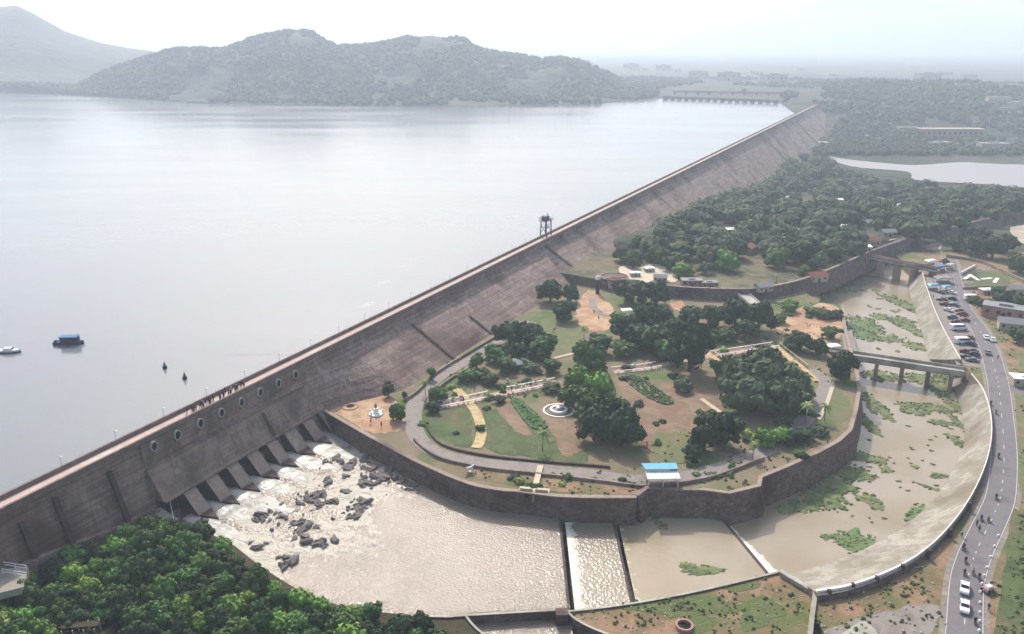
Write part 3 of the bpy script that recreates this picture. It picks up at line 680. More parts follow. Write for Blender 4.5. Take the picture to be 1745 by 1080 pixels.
gpath('garden_path', [(776,662),(795,682),(812,705),(820,732),(818,752),(811,764)], 3.0, M('path_yellow'), .2)
gpath('garden_path', [(742,694),(800,683),(850,672),(905,661),(950,652)], 3.4, M('path_pink'), .16)
gpath('garden_path', [(1045,634),(1100,628),(1150,618),(1215,606),(1270,598),(1322,590)], 3.2, M('path_pink'), .16)
gpath('garden_path', [(1322,590),(1345,610),(1370,630),(1392,650)], 2.4, M('path_yellow'), .17)
gpath('garden_path', [(1202,598),(1220,612),(1242,630)], 2.0, M('path_yellow'), .17)
gpath('garden_path', [(1195,680),(1230,705),(1262,730),(1285,750)], 1.6, M('cream'), .17)
gpath('garden_path', [(940,612),(975,603),(1005,598)], 1.4, M('cream'), .17)
gpath('garden_path', [(1395,715),(1408,690),(1418,660)], 1.2, M('cream'), .17)
gpath('garden_path', [(1440,535),(1443,565),(1450,600)], 4, M('path_grey'), .12)
# the road
road_px = [(1640,1150),(1643,1080),(1647,1000),(1656,960),(1668,930),(1692,880),(1704,850),(1709,815),(1711,765),(1706,700),(1702,660),(1698,640),(1687,600),(1668,560),(1645,530),(1633,505),(1627,480),(1622,455),(1618,440)]
rp = [PW(p.x, p.y, zb) for p in catmull([Vector((x, y, 0)) for x, y in road_px], 5)]
strip('road_shoulder', rp, 8.6, M('verge'), .03); strip('road', rp, 6.6, M('road'), .06)
mat('line_white', '#b4b0aa', rough=.8)
nn = side(rp)
for k in (-1, 1): strip('road_marking', [p+q*k*3.1 for p, q in zip(rp, nn)], .16, M('line_white'), .07)
dl = []
cum = 0
b = MB()
for i in range(len(rp)-1):
    if i % 2 == 0:
        a, c_ = rp[i], rp[i].lerp(rp[i+1], .55); q = nn[i]*.1; z = Vector((0, 0, .072)); b.add([a+q+z, a-q+z, c_-q+z, c_+q+z], [(0, 1, 2, 3)])
tag(b.build('road_marking', M('line_white')), kind='structure')
jr = [PW(x, y, zb) for x, y in [(1694,640),(1720,655),(1750,668),(1800,680)]]; strip('side_road', catmull(jr, 4), 8, M('road'), .055)
strip('side_road', catmull([PW(x, y, zb) for x, y in [(1690,612),(1672,570),(1655,530),(1648,490),(1660,465),(1690,452)]], 4), 4, M('verge'), .05)
strip('parking_ground', catmull([PW(x, y, zb) for x, y in [(1660,625),(1640,580),(1620,540),(1605,500),(1598,470)]], 4), 11, M('path_grey'), .045)

# ---------------------------------------------------------------- foliage
mat('leaf_dark', ['#2a3d2c', '#38502f', '#1f2f26'], .5, .75, rand=.28, spec=.25, alb=.85)
mat('leaf_mid', ['#3f5c2e', '#527338', '#2f4a28'], .5, .72, rand=.4, spec=.25, alb=.85)
mat('leaf_bright', ['#5a8038', '#70943e', '#486c30'], .5, .7, rand=.3, spec=.25, alb=.9)
mat('leaf_pale', ['#7c9050', '#93a05a', '#647c44'], .5, .75, rand=.2, spec=.25)
mat('leaf_grey', ['#46543c', '#5a684a', '#384632'], .5, .8, rand=.2, spec=.2)
mat('bark', ['#6a5a4c', '#857464'], 2, .9)
ICO = None
def ico():
    global ICO
    if ICO is None:
        import bmesh
        bm = bmesh.new(); bmesh.ops.create_icosphere(bm, subdivisions=2, radius=1); bm.verts.ensure_lookup_table()
        ICO = ([v.co.copy() for v in bm.verts], [tuple(v.index for v in f.verts) for f in bm.faces]); bm.free()
    return ICO
def crown_mesh(seed, blobs=11, cards=95, flat=.8, tall=1.0, card=.11, spread=.62):
    r_ = random.Random(seed); V, Fc = ico(); b = MB(); bl = [(Vector((0, 0, .85*tall)), .62)]
    for k in range(blobs):
        a = 2*math.pi*(k+r_.random())/blobs*1.7; rad = spread*math.sqrt(r_.random())*1.05+.12; z = (.36+.98*r_.random()*(1.15-rad*.7))*tall
        bl.append((Vector((rad*math.cos(a), rad*math.sin(a), z)), r_.uniform(.24, .42)*(1.08-.25*rad)))
    for c, r in bl:
        o = Vector((r_.random()*9, r_.random()*9, r_.random()*9)); vs = []
        for v in V:
            d = .80+.34*noise.noise(v*1.6+o)+.16*noise.noise(v*4+o); q = v*r*d; q.z *= flat; vs.append(c+q)
        b.add(vs, Fc)
        for k in range(int(cards*(r/.35)**2)):
            d = Vector((r_.gauss(0, 1), r_.gauss(0, 1), r_.gauss(.25, 1))).normalized(); m = .84+.34*noise.noise(d*1.6+o)+.16*noise.noise(d*4+o)
            q = d*r*(m+r_.uniform(-.05, .2)); q.z *= flat; p = c+q
            n = (d+Vector((r_.uniform(-1, 1), r_.uniform(-1, 1), r_.uniform(-1, 1)))*.55).normalized()
            u = n.orthogonal().normalized(); w_ = n.cross(u); t = r_.random()*6.28; u, w_ = u*math.cos(t)+w_*math.sin(t), w_*math.cos(t)-u*math.sin(t)
            s = card*r_.uniform(.6, 1.35)*(.6+r); b.add([p-u*s, p+w_*s*.55, p+u*s, p-w_*s*.6], [(0, 1, 2, 3)])
    return b
def trunk_mesh(seed, tall=1.0):
    r_ = random.Random(seed); b = MB(); b.bar((0, 0, -.12), (.02, .01, .62*tall), .10, 7, .06)
    for k in range(4):
        a = k*1.6+r_.random(); b.bar((.02, .01, (.42+.06*k)*tall), (.45*math.cos(a), .45*math.sin(a), (.85+.1*r_.random())*tall), .05, 5, .02)
    return b
PROTO = {}
def proto(kind, name, seed, m, **kw):
    t = empty(name, (0, 0, 0)); tall = kw.get('tall', 1)
    crown_mesh(seed, **kw).build('crown', M(m), t); trunk_mesh(seed, tall).build('trunk', M('bark'), t)
    PROTO.setdefault(kind, []).append([t, False])
for i in range(3):
    proto('dark', 'broadleaf_tree', 10+i, 'leaf_dark', blobs=12, cards=90)
    proto('mid', 'broadleaf_tree', 20+i, 'leaf_mid', blobs=11, cards=90)
    proto('grey', 'broadleaf_tree', 30+i, 'leaf_grey', blobs=14, cards=80, flat=.7)
for i in range(2):
    proto('bright', 'broadleaf_tree', 40+i, 'leaf_bright', blobs=10, cards=100)
    proto('pale', 'broadleaf_tree', 50+i, 'leaf_pale', blobs=7, cards=70, spread=.5)
    proto('slim', 'slender_tree', 60+i, 'leaf_mid', blobs=8, cards=70, tall=1.7, spread=.38)
# a palm
def palm():
    t = empty('palm_tree', (0, 0, 0)); MB().bar((0, 0, -.2), (.06, 0, 1.7), .055, 6, .035).build('trunk', M('bark'), t); b = MB(); r_ = random.Random(4)
    for k in range(15):
        a = k*2.4+r_.random()*.4; el = .9-1.3*(k/15); pv = None; L_ = .95
        for j in range(6):
            s = j/5; x = L_*s; z = 1.7+L_*(math.sin(el)*s-.85*s*s*.9); c = Vector((.06+x*math.cos(a)*math.cos(el*.5), x*math.sin(a)*math.cos(el*.5), z)); w_ = .13*math.sin(min(s*3.3+.25, 3.0)); sd_ = Vector((-math.sin(a), math.cos(a), 0))*w_
            cur = (c-sd_-Vector((0, 0, w_*.6)), c, c+sd_-Vector((0, 0, w_*.6)))
            if pv: b.add(list(pv)+list(cur), [(0, 1, 4, 3), (1, 2, 5, 4)])
            pv = cur
    b.build('fronds', M('leaf_pale'), t); PROTO.setdefault('palm', []).append([t, False])
palm()
tk = random.Random(99)
def tree(kind, p, r, label, group, hs=1.0):
    e = tk.choice(PROTO[kind])
    if e[1]: t = copy_tree(e[0])
    else: t = e[0]; e[1] = True
    t.location = p-Vector((0, 0, .05)); t.scale = (r*tk.uniform(.93, 1.07), r*tk.uniform(.93, 1.07), r*hs*tk.uniform(.93, 1.07)); t.rotation_euler = (0, 0, tk.random()*6.28)
    return tag(t, label, 'tree', group)
# garden trees one by one: kind, crown centre x, base y, crown width in the photo, height factor, label
GT = [
 ('dark',938,522,46,1.2,'dark tree at the dam foot left of the ochre plaza, upper one of three'),
 ('dark',972,520,36,1.1,'dark tree at the dam foot touching the ochre plaza on its left side'),
 ('dark',962,552,46,1.0,'dark tree in front of the pair at the dam foot, left of the ochre plaza'),
 ('dark',1078,524,56,1.0,'dark round tree just below the terrace wall, right of the ochre plaza'),
 ('dark',1118,526,50,1.0,'dark tree below the terrace wall, right beside the small sandy clearing'),
 ('dark',1062,590,56,1.1,'leftmost tree of the big dark grove in the middle of the garden'),
 ('dark',1100,575,60,1.1,'dark tree at the back of the central garden grove'),
 ('mid',1112,610,66,1.0,'green tree at the front of the central garden grove'),
 ('dark',1150,590,56,1.0,'dark tree joining the central grove to the row behind it'),
 ('mid',1060,612,44,.8,'low green tree at the lower left edge of the central grove'),
 ('dark',1180,560,50,.9,'leftmost tree of the dark row behind the pink walkway'),
 ('dark',1215,566,56,.9,'second tree from the left in the dark row behind the pink walkway'),
 ('dark',1252,562,56,1.0,'third tree from the left in the dark row behind the pink walkway'),
 ('dark',1292,572,62,1.0,'rightmost tree of the dark row behind the pink walkway'),
 ('mid',1235,586,40,.7,'low bushy tree directly behind the pink walkway'),
 ('dark',1175,645,84,1.25,'large dark tree at the left end of the pink walkway'),
 ('mid',1140,622,52,1.0,'green tree squeezed between the central grove and the large dark tree'),
 ('dark',868,598,56,1.1,'tallest dark tree of the left cluster close to the dam path'),
 ('dark',900,592,50,1.0,'dark tree at the top right of the left cluster by the dam path'),
 ('mid',928,618,54,.9,'green tree at the right end of the left cluster, beside the pale lawn'),
 ('dark',885,625,50,.9,'dark tree at the front of the left cluster, over a pale canopy'),
 ('mid',842,622,44,.8,'green tree at the left end of the left cluster'),
 ('slim',812,632,30,.8,'slender tree beside the dam path behind the yellow walkway'),
 ('mid',800,655,38,.7,'small green tree on the lawn behind the pink walkway, nearest the yellow path'),
 ('mid',838,660,34,.7,'small green tree between the left cluster and the pink walkway'),
 ('grey',905,640,36,.6,'low greyish tree right behind the pink walkway'),
 ('mid',1000,652,64,1.1,'topmost tree of the bright green row down the middle of the garden'),
 ('bright',985,672,52,1.0,'bright green tree on the left side of the middle row'),
 ('bright',1022,690,62,1.1,'bright green tree in the centre of the middle row'),
 ('mid',1002,722,60,1.0,'green tree beside the round fountain, in the middle row'),
 ('dark',1012,760,66,1.15,'dark tree at the lower left of the middle row'),
 ('dark',1060,768,76,1.25,'large dark tree at the front end of the middle row with pale trunk'),
 ('mid',1050,725,52,1.0,'green tree on the right side of the middle row above the large dark one'),
 ('dark',1200,775,52,1.2,'left tree of the dark pair beside the blue roofed shelter'),
 ('dark',1228,765,62,1.25,'right tree of the dark pair beside the blue roofed shelter'),
 ('mid',1205,735,44,.9,'green tree behind the dark pair near the shelter'),
 ('grey',1255,680,84,1.1,'left crown of the great grey green trees in the right of the garden'),
 ('grey',1300,700,96,1.2,'front crown of the great grey green trees in the right of the garden'),
 ('grey',1345,690,76,1.1,'right crown of the great grey green trees, next to the garden path'),
 ('grey',1305,660,80,1.0,'back crown of the great grey green trees below the yellow path'),
 ('bright',1300,765,40,1.0,'left one of two light green trees near the corner wall'),
 ('bright',1328,762,38,1.0,'right one of two light green trees near the corner wall'),
 ('pale',1270,752,26,.9,'small yellowish tree left of the two light green trees'),
 ('dark',1370,755,44,.6,'low dark tree behind the corner wall on the right'),
 ('dark',1362,604,46,1.0,'dark tree above the yellow path near the river, left one'),
 ('dark',1392,610,40,.9,'dark tree above the yellow path near the river, right one'),
 ('dark',1434,655,58,1.25,'lone dark blue green tree at the left end of the river bridge'),
 ('mid',1412,580,32,.8,'small green tree on the river bank above the bridge'),
 ('mid',1330,555,30,.7,'small tree on the bare ground above the pink walkway'),
 ('slim',642,668,20,.9,'slender tree against the dam face above the ochre plaza, left one'),
 ('slim',662,680,26,.9,'slender tree against the dam face above the ochre plaza, right one'),
 ('mid',676,722,30,1.3,'upright green tree at the right side of the ochre plaza'),
 ('slim',690,682,14,.9,'thin dark tree at the bend of the dam path'),
 ('slim',735,650,22,.9,'thin tree beside the dam path at its bend, outer side'),
 ('mid',745,690,36,.9,'green tree at the left end of the pink walkway, rear one'),
 ('dark',738,706,30,.9,'dark tree at the left end of the pink walkway, front one'),
 ('dark',850,690,28,.6,'low dark reddish shrubby tree where the pink walkway crosses the hedge bed'),
 ('grey',940,672,30,.7,'greyish shrubby tree behind the round fountain'),
 ('dark',1092,436,40,.9,'dark tree at the foot of the dam above the sandy yard, upper one'),
 ('dark',1058,450,34,.9,'dark tree between the dam face and the round bastion'),
 ('mid',1112,452,34,.8,'green tree between the two white huts of the sandy yard'),
 ('mid',1075,455,34,.8,'tree at the foot of the dam above the sandy yard'),
 ('mid',1052,560,36,.8,'green tree at the lower right edge of the ochre plaza'),
 ('dark',1085,600,60,1.0,'dark tree filling the middle of the central garden grove'),
 ('dark',1130,562,46,.9,'dark tree at the back right of the central garden grove'),
 ('mid',1200,590,40,.7,'low green tree behind the left end of the pink walkway'),
 ('dark',1270,582,46,.9,'dark tree in front of the row behind the pink walkway'),
 ('grey',1275,715,90,1.1,'lowest crown of the great grey green trees, beside the cream path'),
 ('grey',1335,712,80,1.1,'lower right crown of the great grey green trees'),
 ('grey',1240,660,60,1.0,'upper left crown of the great grey green trees'),
 ('mid',862,640,40,.8,'green tree in front of the left cluster beside the canopy'),
 ('dark',912,600,48,1.0,'dark tree in the middle right of the left cluster'),
 ('grey',822,650,36,.7,'greyish bushy tree below the kiosk on the dam path'),
 ('mid',940,640,36,.8,'small green tree left of the cream path near the pale lawn'),
 ('mid',1025,608,44,.9,'green tree between the cream path and the central grove'),
 ('grey',1000,625,44,.8,'greyish tree just above the bright middle row'),
 ('mid',975,700,50,1.0,'green tree at the left foot of the middle row, next to the fountain'),
 ('dark',1035,745,70,1.15,'broad dark tree between the two largest at the front of the middle row'),
 ('dark',1180,790,40,.9,'low dark tree right behind the blue roofed shelter'),
 ('dark',1345,760,50,.7,'low dark tree behind the stepped corner of the garden wall'),
 ('grey',1395,745,34,.6,'low greyish tree on the path beside the corner wall'),
 ('mid',1345,535,34,.7,'bushy tree on the bare ground close to the ramp bridge'),
 ('mid',1385,540,30,.6,'left bushy tree in the rough yard near the river'),
 ('grey',1405,548,34,.7,'right bushy tree in the rough yard near the river'),
 ('dark',1425,545,28,.7,'dark bushy tree at the river bank walk'),
 ('grey',1350,600,30,.7,'greyish tree at the right end of the pink walkway'),
 ('mid',1278,640,26,.6,'small tree inside the terrace below the pink walkway'),
 ('grey',1160,672,40,.7,'greyish tree at the foot of the large dark tree'),
]
for kd, x, y, wd_, hs, lb in GT:
    p = H(x, y-wd_*.16); tree(kd, p, wd_/2*mpp(p)*1.08, lb, 'trees of the garden below the dam', hs)
for i, (x, y, s, lb) in enumerate([(925,768,36,'palm on the lawn beside the ring path, below the fountain'),(1372,722,34,'left palm of the pale pair near the end of the garden path'),(1405,718,28,'right palm of the pale pair near the end of the garden path'),(1282,782,26,'palm beside the light green trees by the corner wall'),(725,672,22,'small palm at the bend of the dam path'),(995,580,22,'small palm beside the cream path near the ochre plaza')]):
    p = H(x, y); tree('palm', p, s/2*mpp(p), lb, 'palms of the garden', 1.3)
# shrubs of the garden
sp2 = []; q_ = random.Random(17)
SZ = [(760,940,580,680,16),(1000,1180,560,650,10),(1215,1440,515,600,18),(1240,1400,700,790,10),(1120,1290,785,835,9),(790,1080,803,836,10),(1060,1190,655,790,6),(720,830,690,760,4),(930,1040,560,620,5)]
for x0, x1, y0, y1, n_s in SZ:
    for k in range(n_s): sp2.append((q_.uniform(x0, x1), q_.uniform(y0, y1)))
sp2.sort()
for i, (x, y) in enumerate(sp2):
    p = H(x, y); kd = q_.choice(['mid', 'dark', 'grey', 'mid', 'pale']); nm = {'mid': 'green', 'dark': 'dark green', 'grey': 'greyish', 'pale': 'yellowish'}[kd]
    r = q_.uniform(1.0, 2.4); t = tree(kd, p-Vector((0, 0, r*.35)), r, '%s shrub in the garden below the dam, %s from the left' % (nm, nth(i)), 'shrubs of the garden', q_.uniform(.6, .9)); t.name = 'shrub'; t['category'] = 'shrub'
# the thicket at the lower left
FP = [(-30,1010),(60,990),(130,955),(190,930),(250,908),(290,905),(330,915),(370,935),(410,962),(450,990),(490,1018),(540,1038),(600,1052),(670,1062),(725,1075),(760,1100),(780,1140),(-60,1150)]
rows = []; y = 1150
while y > 905:
    sp_ = 34*(1-(1150-y)/1150*1.0); x = -40+tk.random()*20; row = []
    while x < 790:
        xx, yy = x+tk.uniform(-7, 7), y+tk.uniform(-6, 6)
        if inpoly(xx, yy, FP) and not (100 < xx < 205 and 1068 < yy < 1108): row.append((xx, yy))
        x += sp_*1.06
    rows.append(row); y -= sp_*.66
names = {'mid': 'green', 'bright': 'bright green', 'dark': 'dark green', 'pale': 'yellowish green'}
for ri, row in enumerate(rows):
    for ci, (x, y) in enumerate(row):
        v = noise.noise(Vector((x*.012, y*.02, 1))); kd = tk.choices(['mid', 'bright', 'dark', 'pale'], [5, 3+6*max(v, 0), 3+9*max(-v, 0), .35])[0]
        p = H(x, y); r = tk.choice([tk.uniform(2.0, 2.6), tk.uniform(2.6, 3.3), tk.uniform(3.0, 3.8)])
        tree(kd, p, r, '%s tree in lower left thicket, %s from left, %s row from bottom' % (names[kd], nth(ci), nth(ri)), 'trees of the lower left thicket', tk.uniform(.9, 1.25))
nf_ = sum(len(r) for r in rows)
# the wooded ground behind the terrace wall
NPOLY = [(1072,462),(1100,425),(1150,392),(1215,345),(1280,308),(1335,284),(1375,262),(1400,262),(1430,290),(1480,316),(1545,320),(1660,328),(1760,335),(1760,362),(1680,378),(1600,398),(1540,412),(1478,428),(1420,452),(1370,468),(1320,478),(1270,484),(1235,470),(1180,480),(1155,470),(1140,458),(1095,450)]
pts = []; tr_ = random.Random(5)
for k in range(9000):
    x, y = tr_.uniform(1060, 1760), 260+230*math.sqrt(tr_.random())
    if not inpoly(x, y, NPOLY): continue
    p = H(x, y)
    if p.y > 1000: continue
    if any(abs(x-a) < 13 and -4 < y-c_ < 15 for a, c_ in [(1248,398),(1190,412),(1275,430),(1358,400),(1362,425),(1405,405),(1432,392),(1480,385),(1385,330),(1430,345),(1500,345),(1610,352),(1660,345),(1470,428),(1222,440),(1318,366),(1340,340),(1462,374),(1532,355),(1106,462)]): continue
    if (1355 < x < 1372 and 330 < y < 420) or (1300 < x < 1325 and 350 < y < 415): continue
    sp_ = 8.5+5*tr_.random()
    if noise.noise(Vector((p.x*.022, p.y*.016, 4))) > .30: continue
    if all((p.x-q.x)**2+(p.y-q.y)**2 > sp_**2 for q, _, _ in pts): pts.append((p, x, y))
pts.sort(key=lambda t: t[0].y)
budget = max(0, 276-nf_-len(GT))
ind, rest = pts[:budget], pts[budget:]
rws = {}
for p, x, y in ind: rws.setdefault(int((490-y)//9), []).append((x, p))
for ri, k in enumerate(sorted(rws)):
    for ci, (x, p) in enumerate(sorted(rws[k], key=lambda t: t[0])):
        kd = tr_.choice(['dark', 'dark', 'mid', 'mid', 'grey', 'bright', 'pale' if tr_.random() < .5 else 'grey']); nm = {'dark': 'dark green', 'mid': 'green', 'grey': 'greyish green', 'bright': 'bright green', 'pale': 'pale green'}[kd]
        tree(kd, p, tr_.choice([tr_.uniform(3.2, 5), tr_.uniform(5, 7), tr_.uniform(6.5, 9.5)]), '%s tree in wood behind terrace wall, %s from left, %s row' % (nm, nth(ci), nth(ri)), 'trees of the wood behind the terrace wall', tr_.uniform(.8, 1.1))
# small named groups on the right
for i, (kd, x, y, wd_, hs, lb) in enumerate([
 ('dark',1625,432,40,.9,'dark tree behind the sluice bridge, leftmost of the clump'),('dark',1655,440,44,1.0,'dark tree behind the fenced garden, second of the clump'),
 ('dark',1690,446,50,1.0,'dark tree behind the fenced garden, third of the clump'),('dark',1712,436,44,.9,'dark tree behind the fenced garden, last of the clump'),
 ('dark',1665,415,40,.9,'dark tree at the back of the clump behind the fenced garden'),('grey',1738,470,44,1.0,'pale grey green tree at the right edge beyond the fenced garden'),
 ('dark',1682,536,34,.9,'dark tree beside the upper road, left of the brown yard'),('dark',1710,530,44,1.0,'dark tree above the brown yard at the right edge'),('dark',1738,540,44,1.0,'dark tree at the right edge above the brown yard'),
 ('dark',1740,590,40,1.0,'dark tree at the right edge below the brown yard'),('mid',1698,512,30,.8,'green tree behind the parked pale van by the upper road'),
 ('mid',1660,522,24,.6,'small green tree on the verge of the upper road')]):
    p = H(x, y-6); tree(kd, p, wd_/2*mpp(p)*1.05, lb, 'trees beside the upper road', hs)
# the far wood, one mass
FCN = 9
def far_crown(b, p, r, r_):
    V, Fc = far_ico; o = Vector((r_.random()*50, r_.random()*50, 0)); q = p+Vector((0, 0, r*.55))
    b.add([q+Vector((v.x*r*(.8+.5*noise.noise(v*1.4+o)), v.y*r*(.8+.5*noise.noise(v*1.4+o)), v.z*r*.72*(.85+.45*noise.noise(v*1.4+o)))) for v in V], Fc)
    for k in range(FCN):
        d = Vector((r_.gauss(0, 1), r_.gauss(0, 1), abs(r_.gauss(0, 1)))).normalized(); c = q+Vector((d.x*r, d.y*r, d.z*r*.75)); s = r*(.3 if FCN < 20 else .14)
        u = d.orthogonal().normalized(); w_ = d.cross(u); b.add([c-u*s, c+w_*s*.6, c+u*s, c-w_*s*.6], [(0, 1, 2, 3)])
import bmesh
bm = bmesh.new(); bmesh.ops.create_icosphere(bm, subdivisions=1, radius=1); bm.verts.ensure_lookup_table()
far_ico = ([v.co.copy() for v in bm.verts], [tuple(v.index for v in f.verts) for f in bm.faces]); bm.free()
b = MB(); r_ = random.Random(12)
_low = far_ico; far_ico = ico(); FCN = 60
for p, x, y in rest: far_crown(b, p, r_.uniform(5.5, 9), r_)
far_ico = _low; FCN = 9
for k in range(9000):
    az = r_.uniform(bearing(1010), bearing(1800)); q = r_.random(); r = 900+1500*q**1.3
    x, y = r*math.sin(az), r*math.cos(az); s_, n_2 = SN(Vector((x, y, 0)))
    if n_2 < 45 and s_ < SEND+10: continue
    if az < AZE+.004 and (r < float(np.interp(az, SHA, SHR))+25 or (bearing(1120) < az < bearing(1335) and r < 1720)): continue
    z = G(x, y)
    if z < -16.6 and y < 985: continue
    if not (r < 1500 and AZE < az < bearing(1580)) and noise.noise(Vector((x*.0045, y*.003, 7))) < (-.22 if az > AZE+.01 else .02): continue
    far_crown(b, Vector((x, y, z)), r_.uniform(4, 8), r_)
for k in range(5200):                                     # scrub forest on the near ridge
    az = r_.uniform(bearing(-40), bearing(1120)); r0 = float(np.interp(az, SHA, SHR)); r = r0+8+(RDIST-r0+40)*r_.random()
    x, y = r*math.sin(az), r*math.cos(az); z = G(x, y)
    if noise.noise(Vector((x*.008, y*.008, 2))) < -.25: continue
    far_crown(b, Vector((x, y, z-1)), r_.uniform(4, 8.5), r_)
for k in range(260):                                      # bushes along the lake and the abutment
    x_, y_ = r_.uniform(1400, 1745), r_.uniform(240, 272); p = PG(x_, y_)
    if p.y < 1000: p.y += 30
    far_crown(b, Vector((p.x, p.y, G(p.x, p.y))), r_.uniform(4, 7), r_)
mat('wood_far', ['#222f24', '#3c5034', '#1e2c26', '#58683e', '#2c3c2c'], .06, .9, detail=2, lo=.35, hi=.65)
tag(b.build('far_wood', M('wood_far')), kind='stuff')
# ---------------------------------------------------------------- weeds standing in the muddy pools
def weeds(name, blobs, m, z, seed):
    r_ = random.Random(seed); b = MB()
    for x, y, a, c_, rot, dens in blobs:
        p = PW(x, y, z); k = mpp(p); A = a*k; Bq = c_*k/max(.25, math.sin(math.atan2(CZ, p.y))); n = 40; o = r_.random()*50
        rim = []
        for j in range(n):
            t = 2*math.pi*j/n; q = 1+.6*noise.noise(Vector((math.cos(t)*1.3+o, math.sin(t)*1.3, 2)))+.7*noise.noise(Vector((math.cos(t)*4+o, math.sin(t)*4, 5)))
            u, v = A*math.cos(t)*q, Bq*math.sin(t)*q; rim.append(Vector((p.x+u*math.cos(rot)-v*math.sin(rot), p.y+u*math.sin(rot)+v*math.cos(rot), z+.05)))
        b.add([Vector((p.x, p.y, z+.25))]+rim, [(0, j+1, (j+1) % n+1) for j in range(n)])
        for j in range(int(A*Bq*dens*1.6)):
            t = r_.random()*6.28; q = math.sqrt(r_.random())*1.3; u, v = A*math.cos(t)*q, Bq*math.sin(t)*q
            c = Vector((p.x+u*math.cos(rot)-v*math.sin(rot), p.y+u*math.sin(rot)+v*math.cos(rot), z)); s = r_.uniform(.25, .7); h = r_.uniform(.4, 1.1)
            V, Fc = far_ico; o2 = Vector((r_.random()*30, 0, 0)); b.add([c+Vector((v.x*s*1.3, v.y*s, v.z*h*.45+.05))*(.8+.5*noise.noise(v*1.5+o2)) if False else c+Vector((v.x*s*1.3*(.8+.6*noise.noise(v*1.5+o2)), v.y*s*(.8+.6*noise.noise(v*1.5+o2)), v.z*h*.4+.05)) for v in V], Fc)
    return tag(b.build(name, m), kind='stuff')
mat('weed_green', ['#5c7444', '#6c8050', '#4c623e'], .4, .85, alb=.8)
mat('weed_dull', ['#66764c', '#7c8458', '#54663e', '#8a8664'], .3, .9, alb=.8)
weeds('water_weed', [(1195,965,26,13,.1,2),(1180,968,18,8,0,2),(1472,932,32,13,.2,2),(1455,918,30,12,0,2),(1580,872,24,11,.5,2),(1572,890,18,12,.8,2),(1470,553,24,14,0,2),(1470,570,18,9,0,2)], M('weed_green'), -2.38, 3)
weeds('water_weed', [(1122,890,7,11,.3,2),(1198,972,30,7,.1,1),(1170,965,16,6,0,1)], M('weed_dull'), -1.47, 4)
wb = [(1400,845,34,20,.5,2),(1440,800,24,20,.8,2),(1370,862,30,10,.2,2),(1455,775,16,16,1,2),(1340,868,16,6,0,2),(1425,825,26,14,.6,2),(1490,690,14,20,0,1),(1478,720,10,18,0,1),(1590,695,34,6,-.3,2),(1560,702,20,5,-.2,2),(1545,690,16,4,-.3,1),(1605,720,18,5,0,1),(1632,720,7,24,0,2),(1626,690,10,16,0,2),(1628,750,8,10,0,2),(1600,660,20,9,0,2),(1500,640,26,8,0,2),(1570,645,30,8,0,2),
 (1480,850,20,7,-.6,2),(1500,785,10,7,-.4,1),(1510,800,9,6,-.4,1),(1494,862,12,6,-.2,1),(1560,795,6,3,0,1),(1595,812,10,3,0,1),(1525,925,26,3,0,1),(1408,915,9,4,0,1),(1548,522,12,20,.2,2),(1535,545,16,6,0,1),(1520,578,22,6,.1,1),(1560,590,14,8,0,1),(1552,560,10,20,.2,2),(1500,540,14,5,0,1),(1425,490,34,7,.2,2),(1450,480,26,6,.2,2),(1400,505,20,5,.1,1),(1490,575,12,5,0,1),(1610,640,14,8,0,2),(1600,835,5,16,.9,2),(1615,812,5,12,.9,1)]
r_ = random.Random(8)
for k in range(46):
    x, y = r_.uniform(1440, 1625), r_.uniform(690, 890)
    wb.append((x, y, r_.uniform(1.5, 5), r_.uniform(.6, 2), r_.uniform(-.5, .5), 1))
for k in range(26): wb.append((r_.uniform(1460, 1560), r_.uniform(490, 600), r_.uniform(2, 6), r_.uniform(1, 2.5), 0, 1))
weeds('water_weed', wb, M('weed_dull'), -2.36, 5)

# ---------------------------------------------------------------- small materials
for nm_, c_ in [('car_white','#dedede'),('car_grey','#8c8f94'),('car_dark','#30343c'),('car_red','#8c3430'),('car_blue','#3c5478'),('cloth_dark','#2c2c38'),('cloth_blue','#3c4c78'),('cloth_white','#d8d4cc'),('cloth_red','#8c3c38'),('cloth_pink','#c8909c'),('skin','#7c5440'),('hair','#18120f'),('glass','#1e262c'),('tyre','#1c1c1e'),('hull_blue','#1c3a6c'),('hull_white','#e4e4e0'),('lamp_glass','#f4f0e0'),('roof_red','#9c5c50'),('roof_grey','#a0a2a4'),('roof_white','#e6e4e0'),('pink_wall','#c8988c'),('cream_wall','#d8cab0'),('blue_cloth','#4c88b8'),('metal','#a8a8aa')]:
    mat(nm_, c_, rough=.35 if 'car' in nm_ or nm_ == 'glass' else .8)
DAMRZ = RZ
# ---------------------------------------------------------------- boats and buoys
def hull(L_, W_, h, n=11):
    rg = []
    for i in range(n):
        t = i/(n-1); w_ = W_/2*(.72+.28*math.sin(min(t*2.2, 1.57)))*(1-max(0, (t-.55)/.45)**2.2)+.02; x = -L_/2+L_*t; up = h*(1+.35*max(0, t-.6)**1.2)
        rg.append([(x, -w_, up), (x, -w_*.75, .0), (x, 0, -.3), (x, w_*.75, 0), (x, w_, up), (x, w_*.8, up-.12), (x, -w_*.8, up-.12)])
    return MB().loft(rg, caps=True)
p = PW(118, 586, 17); t = empty('launch', p, R(4), 'dark blue passenger launch with cabin and pale roof, larger of two boats on the reservoir', 'boat')
k = 9.6
fixn(hull(k, 3.0, 1.0).build('hull', M('hull_blue'), t)); b = MB().box((.4, 0, 1.75), (5.4, 2.3, 1.7)); b.build('cabin', M('hull_blue'), t)
b = MB().box((.4, 0, 2.68), (5.9, 2.7, .14)); b.build('roof', M('blue_cloth'), t)
b = MB()
for q in range(5):
    for s_ in (-1.16, 1.16): b.box((-1.6+q*1.0, s_, 1.95), (.7, .05, .6))
b.build('windows', M('glass'), t)
